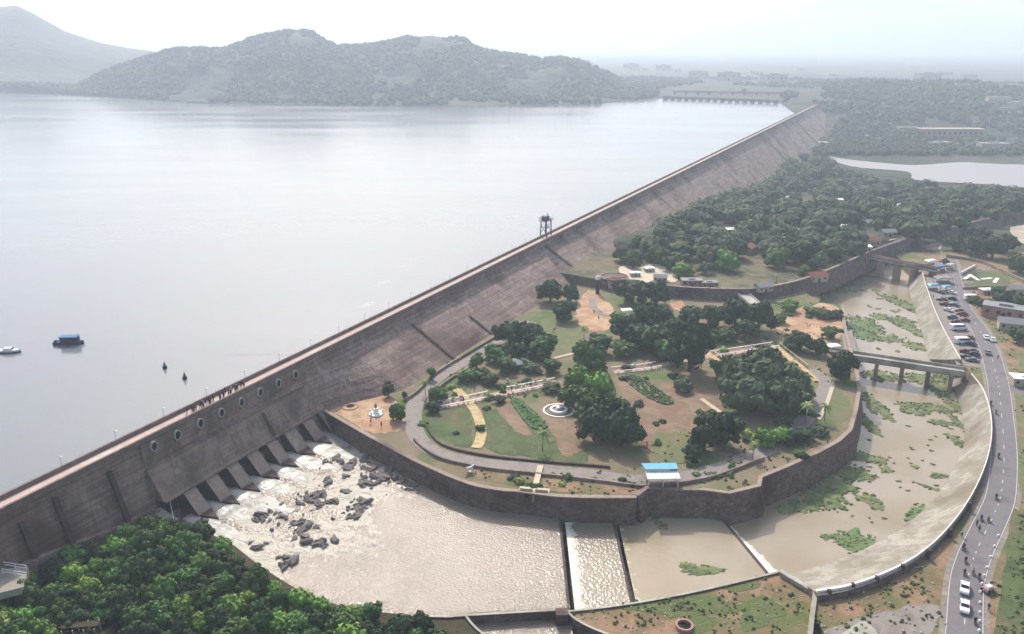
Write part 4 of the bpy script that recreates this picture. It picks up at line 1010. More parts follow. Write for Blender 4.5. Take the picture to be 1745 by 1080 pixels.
b = MB().bar((3.2, 0, 1), (3.2, 0, 3.9), .06).bar((-4.2, -1, 1), (-4.2, -1, 1.8), .04).bar((-4.2, 1, 1), (-4.2, 1, 1.8), .04).bar((-4.2, -1, 1.8), (-4.2, 1, 1.8), .04); b.build('mast', M('metal'), t)
MB().box((-4.2, 0, 1.0), (.8, .6, .7)).build('engine', M('tyre'), t)
p = PW(14, 600, 17); t = empty('motorboat', p, R(3), 'low white motorboat with dark waterline at the left edge of the reservoir', 'boat')
fixn(hull(8.0, 2.6, .9).build('hull', M('hull_white'), t)); MB().box((.2, 0, 1.2), (3, 1.7, .7), taper=.8).build('cabin', M('hull_white'), t)
fixn(hull(8.1, 2.66, .35).build('waterline', M('tyre'), t)); MB().box((1.4, 0, 1.35), (.5, 1.5, .35), taper=.85).build('windscreen', M('glass'), t)
for x, y, lb in [(281, 627, 'left one of two dark conical buoys moored on the reservoir'), (315, 645, 'right one of two dark conical buoys moored on the reservoir')]:
    t = empty('buoy', PW(x, y, 17), 0, lb, 'buoy', 'dark buoys on the reservoir')
    t.scale = (.72, .72, .72); MB().cyl((0, 0, -.3), .95, 1.1, 12, .9).build('float', M('tyre'), t); MB().cyl((0, 0, .8), .7, 1.6, 8, .22).build('cage', M('steel_dark'), t); MB().cyl((0, 0, 2.4), .2, .45, 8).build('lantern', M('steel_dark'), t)
# ---------------------------------------------------------------- people (skin modifier bodies baked to meshes)
def skin(name, verts, edges, rad, m, parent, root=0, sub=1):
    me = bpy.data.meshes.new(name); me.from_pydata(verts, edges, []); o = bpy.data.objects.new(name, me); C.objects.link(o)
    mo = o.modifiers.new('s', 'SKIN'); su = o.modifiers.new('u', 'SUBSURF'); su.levels = sub; su.render_levels = sub
    for i, r in enumerate(rad): me.skin_vertices[0].data[i].radius = (r, r) if not isinstance(r, tuple) else r
    me.skin_vertices[0].data[root].use_root = True
    dg = bpy.context.evaluated_depsgraph_get(); nm = bpy.data.meshes.new_from_object(o.evaluated_get(dg)); nm.name = name
    o.modifiers.clear(); o.data = nm; nm.materials.clear(); nm.materials.append(m); nm.polygons.foreach_set('use_smooth', [True]*len(nm.polygons)); o.parent = parent; return o
def person(pose, shirt, trousers, scale=1.0):
    t = empty('person', (0, 0, 0))
    st = {'stand': (.0, .0), 'walk': (.28, -.28), 'sit': (0, 0)}[pose]; dz = -.42 if pose == 'sit' else 0
    J = [(0, 0, .95), (0, 0, 1.15), (0, 0, 1.38), (0, 0, 1.5), (.02, 0, 1.6), (.03, 0, 1.72)]
    E = [(0, 1), (1, 2), (2, 3), (3, 4), (4, 5)]; Rd = [.15, .14, .16, .06, .095, .08]
    for s_, st_ in ((1, st[0]), (-1, st[1])):
        b0 = len(J)
        if pose == 'sit': J += [(.08, s_*.11, .93), (.5, s_*.16, .93), (.42, s_*.16, .5), (.55, s_*.16, .46)]
        else: J += [(0, s_*.1, .9), (st_*.5+.03, s_*.11, .5), (st_, s_*.11, .08), (st_+.16, s_*.12, .04)]
        E += [(0, b0), (b0, b0+1), (b0+1, b0+2), (b0+2, b0+3)]; Rd += [.1, .065, .045, .04]
        a0 = len(J); sw = -st_*.6 if pose != 'sit' else .45
        J += [(0, s_*.2, 1.42), (sw*.4+.02, s_*.26, 1.15), (sw+.08, s_*.24, .95 if pose != 'sit' else 1.12), (sw+.14, s_*.23, .88 if pose != 'sit' else 1.12)]
        E += [(2, a0), (a0, a0+1), (a0+1, a0+2), (a0+2, a0+3)]; Rd += [.06, .045, .035, .03]
    J = [(x, y, z+dz) for x, y, z in J]
    body = skin('body', J, E, Rd, M('skin'), t)
    def sub(name, idx, grow, m):
        mp_ = {k_: i for i, k_ in enumerate(idx)}; ed = [(mp_[a], mp_[b_]) for a, b_ in E if a in mp_ and b_ in mp_]
        skin(name, [J[i] for i in idx], ed, [Rd[i]+grow for i in idx], m, t)
    sub('shirt', [0, 1, 2, 10, 11, 18, 19], .025, M(shirt)); sub('trousers', [0, 6, 7, 8, 14, 15, 16], .022, M(trousers))
    hv = [Vector((.0, 0, 1.73+dz)), Vector((-.03, 0, 1.66+dz))]; skin('hair', hv, [(0, 1)], [.092, .1], M('hair'), t)
    return t
PEO = {}
for ps in ('stand', 'walk', 'sit'):
    for sh, tr2 in (('cloth_dark', 'cloth_dark'), ('cloth_white', 'cloth_dark'), ('cloth_red', 'cloth_dark'), ('cloth_blue', 'cloth_dark'), ('cloth_pink', 'cloth_blue')):
        if ps == 'sit' and sh == 'cloth_pink': continue
        PEO[(ps, sh)] = [person(ps, sh, tr2), False]
CN = {'cloth_dark': 'dark', 'cloth_white': 'white', 'cloth_red': 'red', 'cloth_blue': 'blue', 'cloth_pink': 'pink'}
pr_ = random.Random(3)
def put(E_, loc, rz=0):
    t = copy_tree(E_[0]) if E_[1] else E_[0]; E_[1] = True; t.location = loc; t.rotation_euler = (0, 0, rz); return t
sA, sB = damray(328, 706, 4)[0], damray(425, 662, 4)[0]
for i in range(36):
    s = sA+(sB-sA)*(i+.5+pr_.uniform(-.3, .3))/36; sh = pr_.choice(['cloth_dark', 'cloth_dark', 'cloth_dark', 'cloth_blue', 'cloth_red', 'cloth_white']); ps = pr_.choice(['stand', 'walk'])
    t = put(PEO[(ps, sh)], D(s, pr_.uniform(.9, 3.6), 20.06), pr_.uniform(0, 6.28)); tag(t, 'person in %s shirt in the crowd on the dam crest, %s from the left' % (CN[sh], nth(i)), 'person', 'people crowding on the dam crest')
for i, (x, y) in enumerate([(1593,858),(1638,915),(1640,938),(1668,905),(1664,896),(1684,1040),(1601,520),(1618,530),(1630,540),(1612,496),(1650,612),(1590,508),(1700,612),(1655,596)]):
    sh = ['cloth_dark', 'cloth_white', 'cloth_blue', 'cloth_pink', 'cloth_red'][i % 5]; p = H(x+ (14 if i == 0 else 0), y)
    tag(put(PEO[('walk' if i % 2 else 'stand', sh)], p+Vector((0, 0, .06)), i*1.3), 'person in %s top by the road, %s from the bottom' % (CN[sh], nth([6,3,4,2,1,0,11,9,8,12,5,13,7,10][i])), 'person', 'people beside the road')
for i, (x, y) in enumerate([(765,690),(790,686),(872,667),(905,662),(1075,632),(1110,628),(1240,603),(1300,594),(632,722),(650,728),(1020,545),(1012,535)]):
    sh = ['cloth_white', 'cloth_red', 'cloth_blue', 'cloth_dark'][i % 4]; p = H(x, y)
    wh = ['on the pink walkway by the yellow path']*2+['on the pink walkway near the fountain']*2+['on the pink walkway beside the central grove']*2+['on the rightmost pink walkway']*2+['on the ochre plaza by the white monument']*2+['on the ochre plaza at the foot of the dam']*2
    tag(put(PEO[('stand', sh)], p+Vector((0, 0, .2)), i), 'person in %s standing %s' % (CN[sh], wh[i]), 'person', 'visitors in the garden')
# ---------------------------------------------------------------- vehicles
def car(paint, kind='car'):
    t = empty('parked_car' if kind == 'car' else 'van', (0, 0, 0)); L_, W_ = (4.1, 1.7) if kind == 'car' else (5.2, 2.0)
    pf = [(-2.05,.35),(-2.05,.85),(-1.95,.95),(-1.3,1.0),(-.95,1.42),(.25,1.46),(.85,1.05),(1.8,.9),(2.05,.7),(2.05,.35)] if kind == 'car' else [(-2.6,.4),(-2.6,2.05),(-2.4,2.2),(1.2,2.2),(1.9,1.35),(2.5,1.15),(2.6,.9),(2.6,.4)]
    rg = []
    for y, k_ in ((-1, .93), (-.98, 1), (-.7, 1.0), (.7, 1.0), (.98, 1), (1, .93)):
        rg.append([(x*(.97 if abs(y) == 1 else 1), y*W_/2*(.84 if z > 1.2 else 1), .35+(z-.35)*k_) for x, z in pf])
    fixn(MB().loft(rg, caps=True).build('body', M(paint), t))
    b = MB()
    if kind == 'car':
        b.add([(.30, -.62, 1.43), (.30, .62, 1.43), (.86, .74, 1.09), (.86, -.74, 1.09)], [(0, 3, 2, 1)]).add([(-.98, -.6, 1.41), (-.98, .6, 1.41), (-1.32, .72, 1.04), (-1.32, -.72, 1.04)], [(0, 1, 2, 3)])
        for s_ in (-1, 1): b.box((-.3, s_*.80, 1.17), (1.5, .05, .3))
    else:
        b.add([(1.25, -.8, 2.12), (1.25, .8, 2.12), (1.93, .9, 1.4), (1.93, -.9, 1.4)], [(0, 3, 2, 1)])
        for s_ in (-1, 1): b.box((-.2, s_*.93, 1.7), (3.2, .08, .5))
    b.v = [(x+.02*(1 if x > 0 else -1), y, z+.03) for x, y, z in b.v]
    b.build('windows', M('glass'), t)
    wx = 1.25 if kind == 'car' else 1.65
    for x in (-wx, wx):
        for s_ in (-1, 1):
            MB().bar((x, s_*(W_/2-.2), .32), (x, s_*(W_/2+.02), .32), .32, 12).build('wheel', M('tyre'), t)
    for s_ in (-1, 1): MB().box((L_/2-.02, s_*W_*.34, .74), (.08, .32, .14)).build('headlight', M('lamp_glass'), t)
    return t
CARS = {c_: [car(c_), False] for c_ in ('car_white', 'car_grey', 'car_dark', 'car_red', 'car_blue')}
VAN = [car('car_white', 'van'), False]
CC = {'car_white': 'white', 'car_grey': 'silver grey', 'car_dark': 'black', 'car_red': 'red', 'car_blue': 'blue'}
def rdir(p):
    i = min(range(len(rp)-1), key=lambda i: (rp[i]-p).length); d = rp[i+1]-rp[i]; return math.atan2(d.y, d.x), i
z6 = Vector((0, 0, .08))
for x, y, lb, nm_ in [(1643,1006,'white car on the near road, first of a pair, with black motorcycles ahead of it','moving_car'),(1643,1038,'white car following another white car at the bottom of the road','moving_car'),(1680,577,'left one of two small white cars where the roads join','moving_car'),(1691,581,'right one of two small white cars where the roads join','moving_car')]:
    p = H(x, y); t = put(CARS['car_white'], p+z6, rdir(p)[0]+(math.pi if y > 900 else 0)); t.name = nm_; tag(t, lb, 'car', 'white cars on the road')
p = H(1683, 603); t = put(CARS['car_grey'], p+z6, rdir(p)[0]); tag(t, 'silver grey car on the road just below the two small white cars', 'car'); t.name = 'moving_car'
cars_px = []
cr = random.Random(21)
for i in range(13):
    t = i/12; cars_px.append((1604+t*50, 500+t*118, 0)); 
for i in range(12):
    t = (i+.3)/12; cars_px.append((1620+t*46, 497+t*118, 1))
for i, (x, y, c_) in enumerate(cars_px):
    if abs(x-1637) < 14 and 556 < y < 590 : continue
    pc = cr.choice(['car_white', 'car_grey', 'car_dark', 'car_dark', 'car_red', 'car_blue', 'car_grey']); p = H(x+cr.uniform(-4, 4), y+cr.uniform(-3, 3))
    t = put(CARS[pc], p+z6, rdir(p)[0]+1.25+cr.uniform(-.45, .45)); t.name = 'parked_car'
    tag(t, '%s car parked in the %s row above the river lining, %s from the top' % (CC[pc], ['inner', 'roadside'][c_], nth(i if c_ == 0 else i-13)), 'car', 'cars parked above the river lining')
for x, y, lb in [(1641,585,'large white van parked among the cars above the bridge, front one'),(1633,562,'white van parked among the cars above the bridge, rear one'),(1655,511,'pale van parked on the far side of the upper road')]:
    p = H(x, y); t = put(VAN, p+z6, .05 if x < 1650 else 0); tag(t, lb, 'van', 'white vans by the upper road')
    if y == 585: t.scale = (1.25, 1.2, 1.1)
def bike():
    t = empty('motorcycle', (0, 0, 0))
    for x in (-.62, .62):
        MB().bar((x, -.05, .3), (x, .05, .3), .3, 14).build('wheel', M('tyre'), t)
    b = MB().bar((-.5, 0, .55), (.35, 0, .75), .13, 8).bar((.35, 0, .8), (.62, 0, .3), .04).bar((.3, 0, .95), (.4, 0, .75), .05).box((0, 0, .45), (.45, .24, .35)).bar((-.6, .14, .35), (.1, .14, .32), .05); b.build('frame', M('car_dark'), t)
    MB().box((-.2, 0, .8), (.75, .26, .1), taper=.85).build('seat', M('tyre'), t); MB().bar((.3, -.33, 1.02), (.3, .33, 1.02), .025).build('handlebar', M('metal'), t); MB().cyl((.45, 0, .8), .09, .12, 8).build('headlight', M('lamp_glass'), t); return t
BK = [bike(), False]
bl = [(1697,850,'motorcycle alone on the road at the widest bend'),(1672,886,'left motorcycle of the pair above the traffic'),(1684,888,'right motorcycle of the pair above the traffic'),(1642,935,'motorcycle keeping to the left road edge above the others'),(1645,958,'motorcycle behind the one at the left road edge'),(1643,979,'left motorcycle just ahead of the white cars'),(1658,978,'right motorcycle just ahead of the white cars'),(1668,986,'motorcycle near the marker stones ahead of the white cars'),(1661,1062,'motorcycle beside the marker stones at the bottom of the road'),(1701,780,'motorcycle on the road at the outermost point of the bend'),(1697,705,'motorcycle on the road below the river bridge'),(1688,690,'motorcycle at the road edge below the bridge end')]
for i, (x, y, lb) in enumerate(bl):
    p = H(x, y); rz = rdir(p)[0]; t = put(BK, p+z6, rz); tag(t, lb, 'motorcycle', 'motorcycles on the road')
    sh = ['cloth_dark', 'cloth_blue', 'cloth_white', 'cloth_red'][i % 4]
    r2 = put(PEO[('sit', sh)], p+z6+Vector((-.2*math.cos(rz), -.2*math.sin(rz), .32)), rz); tag(r2, 'rider in %s on the %s' % (CN[sh], lb.replace('motorcycle keeping to', 'bike at').replace('motorcycle ', 'bike ', 1).replace(' motorcycle', ' bike')), 'person', 'riders on the motorcycles')
for i, (x, y) in enumerate([(1598,512),(1611,523),(1618,546),(1626,545),(1634,556),(1651,574),(1655,590),(1658,608),(1650,604),(1664,616),(1640,540),(1605,508)]):
    p = H(x, y); tag(put(BK, p+z6, i*.9), 'motorcycle parked among the cars above the lining, %s from the top' % nth([1,2,5,4,6,7,8,10,9,11,3,0][i]), 'motorcycle', 'motorcycles parked among the cars')
    q = H(x+5, y+3); sh = ['cloth_dark', 'cloth_white', 'cloth_red', 'cloth_pink'][i % 4]; tag(put(PEO[('stand', sh)], q+z6, i), 'person in %s top among the parked vehicles, %s from the top' % (CN[sh], nth([1,2,5,4,6,7,8,10,9,11,3,0][i])), 'person', 'people among the parked vehicles')
# ---------------------------------------------------------------- bridges
def bridge(name, A_, B_, zt, w_, piers, zbot, label, mt='concrete', pw=1.4, parap=.9, deckh=.9):
    a, c_ = PW(*A_, zt), PW(*B_, zt); d = c_-a; L_ = d.length; rz = math.atan2(d.y, d.x); t = empty(name, a, rz, label, 'bridge')
    MB().box((L_/2, 0, -deckh/2), (L_, w_, deckh)).build('deck', M('concrete'), t)
    for s_ in (-1, 1): MB().box((L_/2, s_*(w_/2-.15), parap/2+.002), (L_+.2, .32, parap)).build('parapet', M(mt), t)
    MB().box((L_/2, 0, -deckh-.25), (L_, w_*.7, .5)).build('beam', M('retaining_stone'), t)
    for f in piers:
        MB().box((L_*f, 0, (zbot-zt-deckh)/2-.1), (pw, w_*1.05, -(zbot-zt)-deckh), taper=.92).build('pier', M('stone'), t)
    return t
bridge('river_bridge', (1408,598), (1643,633), 4.7, 5.0, [.2, .39, .575, .76, .92], -6, 'low concrete bridge over the muddy river joining garden and road', deckh=1.0)
sb_ = bridge('sluice_bridge', (1476,436), (1600,460), 7.2, 4.0, [.02, .23, .46, .69, .93], -6, 'far sluice bridge with tall square openings between thick piers', 'stone', 2.6, 1.0, .8)
a = PW(1470, 436, 7.2); c_ = PW(1612, 460, 7.2)
b = MB(); b.add([(a.x-6, a.y+2, -2.2), (c_.x+6, c_.y+2, -2.2), (c_.x+10, 420, 1.0), (c_.x+12, 436, 3.72), (a.x+18, 436, 3.72), (a.x-4, 420, 1.0)], [(0, 1, 2, 5), (5, 2, 3, 4)]); tag(b.build('sand_bed', M('sand')), kind='structure')
bridge('ramp_bridge', (1256,492), (1290,521), 7.6, 5.2, [.45], -1, 'pale sloping footbridge from the wood terrace to the garden', 'concrete', 1.2, .6, .5)
# ---------------------------------------------------------------- the far regulator bridges at the reservoir's end
def far_bridge(name, A_, B_, z, n, h, label, m='steel_dark', w_=9):
    a, c_ = PW(*A_, z), PW(*B_, z); d = c_-a; L_ = d.length; t = empty(name, a, math.atan2(d.y, d.x), label, 'bridge')
    MB().box((L_/2, 0, h), (L_+8, w_, 3.0)).build('deck', M(m), t)
    for k in range(n+1): MB().box((L_*k/n, 0, h/2-2), (4.0, w_*1.3, h+3.5)).build('pier', M('rib_stone'), t)
    return t
far_bridge('regulator_bridge', (1134,169), (1322,176), 17, 15, 4.5, 'long low regulator bridge of many piers closing the far end of the reservoir', 'rib_stone')
far_bridge('road_bridge', (1150,160), (1330,163), 19, 9, 5, 'second longer bridge seen behind the regulator bridge', 'rib_stone', 8)
# ---------------------------------------------------------------- buildings
def house(L_, W_, h, wallm, roofm, flat=False, win=3):
    t = empty('house', (0, 0, 0)); MB().box((0, 0, h/2), (L_, W_, h)).build('wall', M(wallm), t)
    if flat: b = MB().box((0, 0, h+.15), (L_+.5, W_+.5, .3)); b.box((0, 0, h+.6), (L_*.3, W_*.4, .7)); b.build('roof', M(roofm), t)
    else:
        x, y, r = L_/2+.4, W_/2+.5, W_*.28; b = MB().add([(-x, -y, h-.05), (x, -y, h-.05), (x, y, h-.05), (-x, y, h-.05), (-x, 0, h+r), (x, 0, h+r)], [(0, 1, 5, 4), (2, 3, 4, 5), (0, 4, 3), (1, 2, 5), (0, 3, 2, 1)]); b.build('roof', M(roofm), t)
    MB().box((0, -W_/2-.02, 1.05), (1.1, .1, 2.1)).build('door', M('gate_dark'), t)
    for k in range(win):
        x = -L_/2+L_*(k+.5)/win
        if abs(x) > 1: MB().box((x, -W_/2-.02, h*.58), (1.1, .1, 1.1)).build('window', M('glass'), t)
    return t
HS = {'white': [house(9, 6, 3.4, 'cream_wall', 'roof_white', True), False], 'grey': [house(10, 6.5, 3.4, 'cream_wall', 'roof_grey'), False], 'pink': [house(12, 6, 3.6, 'pink_wall', 'roof_grey', True, 4), False], 'red': [house(11, 7, 3.6, 'cream_wall', 'roof_red'), False], 'block': [house(18, 10, 8.0, 'cream_wall', 'roof_grey', True, 5), False]}
hl = [('white',1106,462,.5,.2,'tiny white roofed hut at the dam side of the sandy yard'),('white',1082,470,.5,.1,'white hut standing in the sandy yard, left one'),('grey',1125,478,.6,-.2,'pale roofed house in the sandy yard, right one'),('pink',1178,486,.75,0,'pink walled building on the terrace edge, left of the ramp bridge'),('pink',1208,488,.6,.1,'second pink walled building on the terrace edge beside the first'),('white',1222,440,.55,.2,'small white hut among the trees behind the terrace wall'),('grey',1318,366,.8,.3,'pale building deep in the wood nearest the dam'),('white',1340,340,.7,.1,'white building deep in the wood, farthest up'),('grey',1300,495,.7,.3,'low grey roofed building just right of the ramp bridge'),('red',1390,478,.8,.2,'red roofed building on the terrace near the sluice bridge'),('white',1470,428,.85,-.2,'long white roofed building at the left end of the sluice bridge'),('red',1480,418,.9,.1,'reddish roofed building behind the white one at the sluice bridge'),('grey',1512,402,.8,.15,'grey roofed house beside the embankment, left one'),('white',1545,392,1.0,.15,'pale flat roofed house beside the embankment, right one'),('white',1532,355,.8,.3,'pale house in the wood above the embankment'),('white',1462,374,.6,.1,'small pale house in the middle of the wood'),('white',1403,248,1.3,.1,'white building at the far foot of the dam'),('red',1050,488,.8,.2,'low house tucked behind the round bastion at the dam foot'),
 ('pink',1710,540,1.3,-.6,'brown walled building in the yard at the right edge'),('grey',1722,560,.9,-.4,'grey roofed shed beside the brown walled building'),('white',1700,503,.6,0,'small white shed behind the upper road'),('white',1680,500,.6,.1,'small pale shed nearest the upper road'),('grey',1735,500,.8,-.2,'grey house at the right edge below the fenced garden'),('white',1742,655,.8,-.2,'low pale building beside the side road at the right edge')]
for kd, x, y, sc, rz, lb in hl:
    p = H(x, y); t = put(HS[kd], p, rz); t.scale = (sc, sc, sc); tag(t, lb, 'building', 'small buildings beyond the garden')
for i, (x, y) in enumerate([(1248,398),(1190,412),(1275,430),(1358,400),(1362,425),(1405,405),(1432,392),(1480,385),(1385,330),(1430,345),(1500,345),(1610,352),(1660,345)]):
    p = H(x, y); t = put(HS[['white', 'grey', 'red'][i % 3]], p, i*.5); t.scale = (.8, .8, .8); tag(t, 'small pale hut in a gap of the wood behind the terrace, %s from the dam' % nth(sorted([1248,1190,1275,1358,1362,1405,1432,1480,1385,1430,1500,1610,1660]).index(x)), 'building', 'small huts in the wood')
fr = random.Random(31); far_h = []
for x, y in [(1075,118),(1100,119),(1130,120),(1152,121),(1190,133),(1215,134),(1242,137),(1265,134),(1300,140),(1318,142),(1345,146),(1290,127),(1365,118),(1420,130),(1510,215),(1545,228),(1612,128),(1640,150),(1665,153),(1688,160),(1700,178),(1715,192),(1728,196),(1738,187),(1650,135),(1580,140),(1722,150),(1480,236),(1600,254),(1690,260)]:
    p = PG(x, y); far_h.append((p, x, y))
far_h.sort(key=lambda q: q[1])
for i, (p, x, y) in enumerate(far_h):
    t = put(HS[fr.choice(['block', 'grey', 'block', 'grey'])], p, fr.uniform(-.4, .4)); sc = fr.uniform(.9, 1.6)*(1 if p.y < 2000 else 1.8); t.scale = (sc*1.3, sc, sc)
    tag(t, 'pale distant building on the hazy plain, %s from the left' % nth(i), 'building', 'pale distant buildings on the plain')
p = PG(1618, 232); t = empty('long_building', p, R(-1), 'long pinkish building with a flat white roof in the hazy land at the right', 'building')
k = mpp(p); L_ = 104*k
MB().box((0, 0, 5), (L_, 14, 10)).build('wall', M('pink_wall'), t); MB().box((0, 0, 10.5), (L_+2, 16, 1.2)).build('roof', M('cream_wall'), t)
for q in range(12): MB().box((-L_/2+L_*(q+.5)/12, -7.05, 5), (L_/30, .2, 3)).build('window', M('gate_dark'), t)
# chimney and tower specks on the ridge
p = PG(1507, 152); t = empty('water_tower', p, 0, 'small dark water tower on the wooded ridge at the far right', 'tower'); MB().cyl((0, 0, 0), 2, 12, 8, 1.6).build('stem', M('rib_stone'), t); MB().cyl((0, 0, 12), 5, 5, 12, 4.4).build('tank', M('rib_stone'), t)
# ---------------------------------------------------------------- garden objects
p = H(1126, 822); t = empty('picnic_shelter', p, R(2), 'open shelter with bright blue and white roof near the edge of the garden', 'shelter')
for x in (-3.7, 0, 3.7):
    for y in (-2.6, 2.6): MB().bar((x, y, 0), (x, y, 3.2), .12).build('post', M('white_paint'), t)
MB().add([(-4.1, -3.4, 3.05), (4.1, -3.4, 3.05), (4.1, 0, 3.35), (-4.1, 0, 3.35), (-4.1, -3.4, 2.9), (4.1, -3.4, 2.9), (4.1, 0, 3.2), (-4.1, 0, 3.2)], [(0, 1, 2, 3), (7, 6, 5, 4), (0, 4, 5, 1), (1, 5, 6, 2), (3, 7, 4, 0), (2, 6, 7, 3)]).build('roof_panel', M('roof_white'), t)
MB().add([(-4.1, -.3, 4.0), (4.1, -.3, 4.0), (4.5, 3.7, 3.5), (-4.5, 3.7, 3.5), (-4.1, -.3, 3.85), (4.1, -.3, 3.85), (4.5, 3.7, 3.35), (-4.5, 3.7, 3.35)], [(0, 1, 2, 3), (7, 6, 5, 4), (0, 4, 5, 1), (1, 5, 6, 2), (3, 7, 4, 0), (2, 6, 7, 3)]).build('roof_panel', M('blue_roof'), t)
b = MB()
for k in range(9): b.box((-3.8+k*.95, -1.7, 3.22), (.07, 3.3, .08))
b.build('roof_rib', M('metal'), t)
p = H(801, 806); t = empty('statue', p, .4, 'small white animal statue on the verge between ring path and wall', 'statue')
fixn(MB().box((0, 0, .3), (1.6, 1.0, .6)).build('plinth', M('cream'), t)); skin('figure', [(-.6, 0, 1.5), (.5, 0, 1.6), (.9, 0, 2.1), (1.2, 0, 2.2), (-.6, .2, .6), (-.6, -.2, .6), (.5, .2, .6), (.5, -.2, .6), (-1.0, 0, 1.9)], [(0, 1), (1, 2), (2, 3), (0, 4), (0, 5), (1, 6), (1, 7), (0, 8)], [.38, .36, .24, .18, .14, .14, .14, .14, .1], M('white_paint'), t)
# stair down to the wall landing
a, c_ = PW(921, 795, 5.2), PW(911, 832, 5.9); d = c_-a; t = empty('viewing_landing', a, math.atan2(d.y, d.x), 'cream walkway and landing over the dark gate recess in the curved wall', 'walkway')
MB().box((d.length/2, 0, .35), (d.length, 1.5, .25)).build('walkway', M('cream'), t)
MB().box((d.length+.4, 0, .5), (2.0, 7.5, .3)).build('landing', M('cream'), t)
for s_ in (-1, 1): MB().box((d.length+1.35, s_*1.9, .95), (.12, 3.2, .7)).build('railing', M('cream'), t)
MB().box((d.length+1.6, -1.2, -3.0), (1.6, 1.8, 6.6)).build('gate', M('dark'), t); MB().box((d.length+1.6, 1.2, -3.0), (1.6, 1.8, 6.6)).build('gate', M('dark'), t); MB().box((d.length+1.7, 0, -3.0), (1.9, .5, 6.6)).build('pillar', M('stone'), t)
# fountain
def ring(b, c, r0, r1, z0, z1, n=28, sy=1):
    prof = [(r0, z0), (r0, z1), (r1, z1), (r1, z0)]; rg = [[(c[0]+r*math.cos(t), c[1]+sy*r*math.sin(t), c[2]+z) for r, z in prof] for t in np.linspace(0, 2*math.pi, n)]; return b.loft(rg)
p = H(952, 700); t = empty('fountain', p, 0, 'round white rimmed fountain basin with pale outer ring on the lawn', 'fountain')
fixn(ring(MB(), (0, 0, 0), 2.0, 2.7, -.1, .8).build('basin_rim', M('white_paint'), t)); MB().cyl((0, 0, 0), 2.05, .45, 24).build('basin_floor', M('metal'), t); fixn(ring(MB(), (0, 0, 0), 4.3, 4.8, -.1, .3).build('outer_ring', M('coping_white'), t)); MB().cyl((0, 0, .4), .3, 1.2, 10, .15).cyl((0, 0, 1.3), .9, .15, 14).build('spout', M('white_paint'), t)
def bed(name, pts, label, m='cream'):
    ps = [H(x, y) for x, y in pts]; c = sum(ps, Vector())/len(ps); t = empty(name, c, 0, label, 'flower bed', 'edged flower beds of the garden'); path = catmull([q-c for q in ps], 5, True); path.append(path[0].copy())
    fixn(wall('border', path, .4, -.1, .32, M('verge'), parent=t))
    b = MB(); r_ = random.Random(7)
    for k in range(320):
        i = r_.randrange(len(path)); j = r_.randrange(len(path)); q = path[i].lerp(path[j], r_.uniform(.15, .85)); s = r_.uniform(.3, .6); V, Fc = far_ico; b.add([q+Vector((v.x*s, v.y*s, v.z*s*.8+.2)) for v in V], Fc)
    b.build('shrubs', M('leaf_mid'), t); return t
bed('flower_bed', [(872,684),(884,680),(905,702),(931,722),(925,731),(905,728),(888,708)], 'long flower bed with pale border below the pink walkway, left of the fountain')
bed('flower_bed', [(1066,646),(1080,640),(1110,655),(1146,682),(1138,689),(1118,684),(1090,668)], 'long flower bed with pale border right of the middle tree row')
def balustrade(pts, off, label, m='white_paint', step=2.0, h=1.0):
    ps = catmull([H(x, y) for x, y in pts], 8); nn = side(ps); ps = [q+n_*off+Vector((0, 0, .15)) for q, n_ in zip(ps, nn)]; c = ps[0].copy(); t = empty('balustrade', c, 0, label, 'balustrade', 'white balustrades along the garden walkways')
    ps = [q-c for q in ps]; fixn(strip('rail', [q+Vector((0, 0, h)) for q in ps], .28, M(m), 0, None, t, .16)); acc = 99; b = MB()
    for i in range(1, len(ps)):
        acc += (ps[i]-ps[i-1]).length
        if acc > step: b.box(ps[i]+Vector((0, 0, h/2-.1)), (.34, .34, h)); acc = 0
    b.build('balusters', M(m), t)
w_1 = [(742,694),(800,683),(836,675)]; w_2 = [(868,668),(905,661),(950,652)]; w_3 = [(1045,634),(1100,628),(1122,624)]; w_4 = [(1215,606),(1270,598),(1322,590)]
for pts, lb in [(w_1, 'left of the hedge'), (w_2, 'near the fountain'), (w_3, 'beside the central grove'), (w_4, 'in the right of the garden')]:
    balustrade(pts, 1.9, 'far side white balustrade of the pink walkway '+lb); balustrade(pts, -1.9, 'near side white balustrade of the pink walkway '+lb)
balustrade([(1322,588),(1345,607),(1370,627)], 1.3, 'pale balustrade along the yellow path above the great grey trees', 'cream'); balustrade([(1202,596),(1220,610),(1242,628)], 1.2, 'pale balustrade along the short yellow path by the large dark tree', 'cream')
br = random.Random(2)
for i, (x, y) in enumerate([(757,690),(772,686),(786,684),(826,678),(880,663),(892,665),(912,657),(928,655),(1062,630),(1080,628),(1104,624),(865,655),(840,650),(822,645),(812,648),(1010,612),(990,604)]):
    p = H(x, y-3); t = empty('planter', p, i*.7, 'white planter with flowers beside the garden walkways, %s from the left' % nth(sorted([757,772,786,826,880,892,912,928,1062,1080,1104,865,840,822,812,1010,990]).index(x)), 'planter', 'white planters of the garden')
    MB().cyl((0, 0, 0), .5, .9, 8, .75).build('pot', M('white_paint'), t); q = MB(); V, Fc = far_ico; q.add([Vector((v.x*.7, v.y*.7, v.z*.5+1.15)) for v in V], Fc); q.build('flowers', M('leaf_pale' if i % 2 else 'cloth_pink'), t)
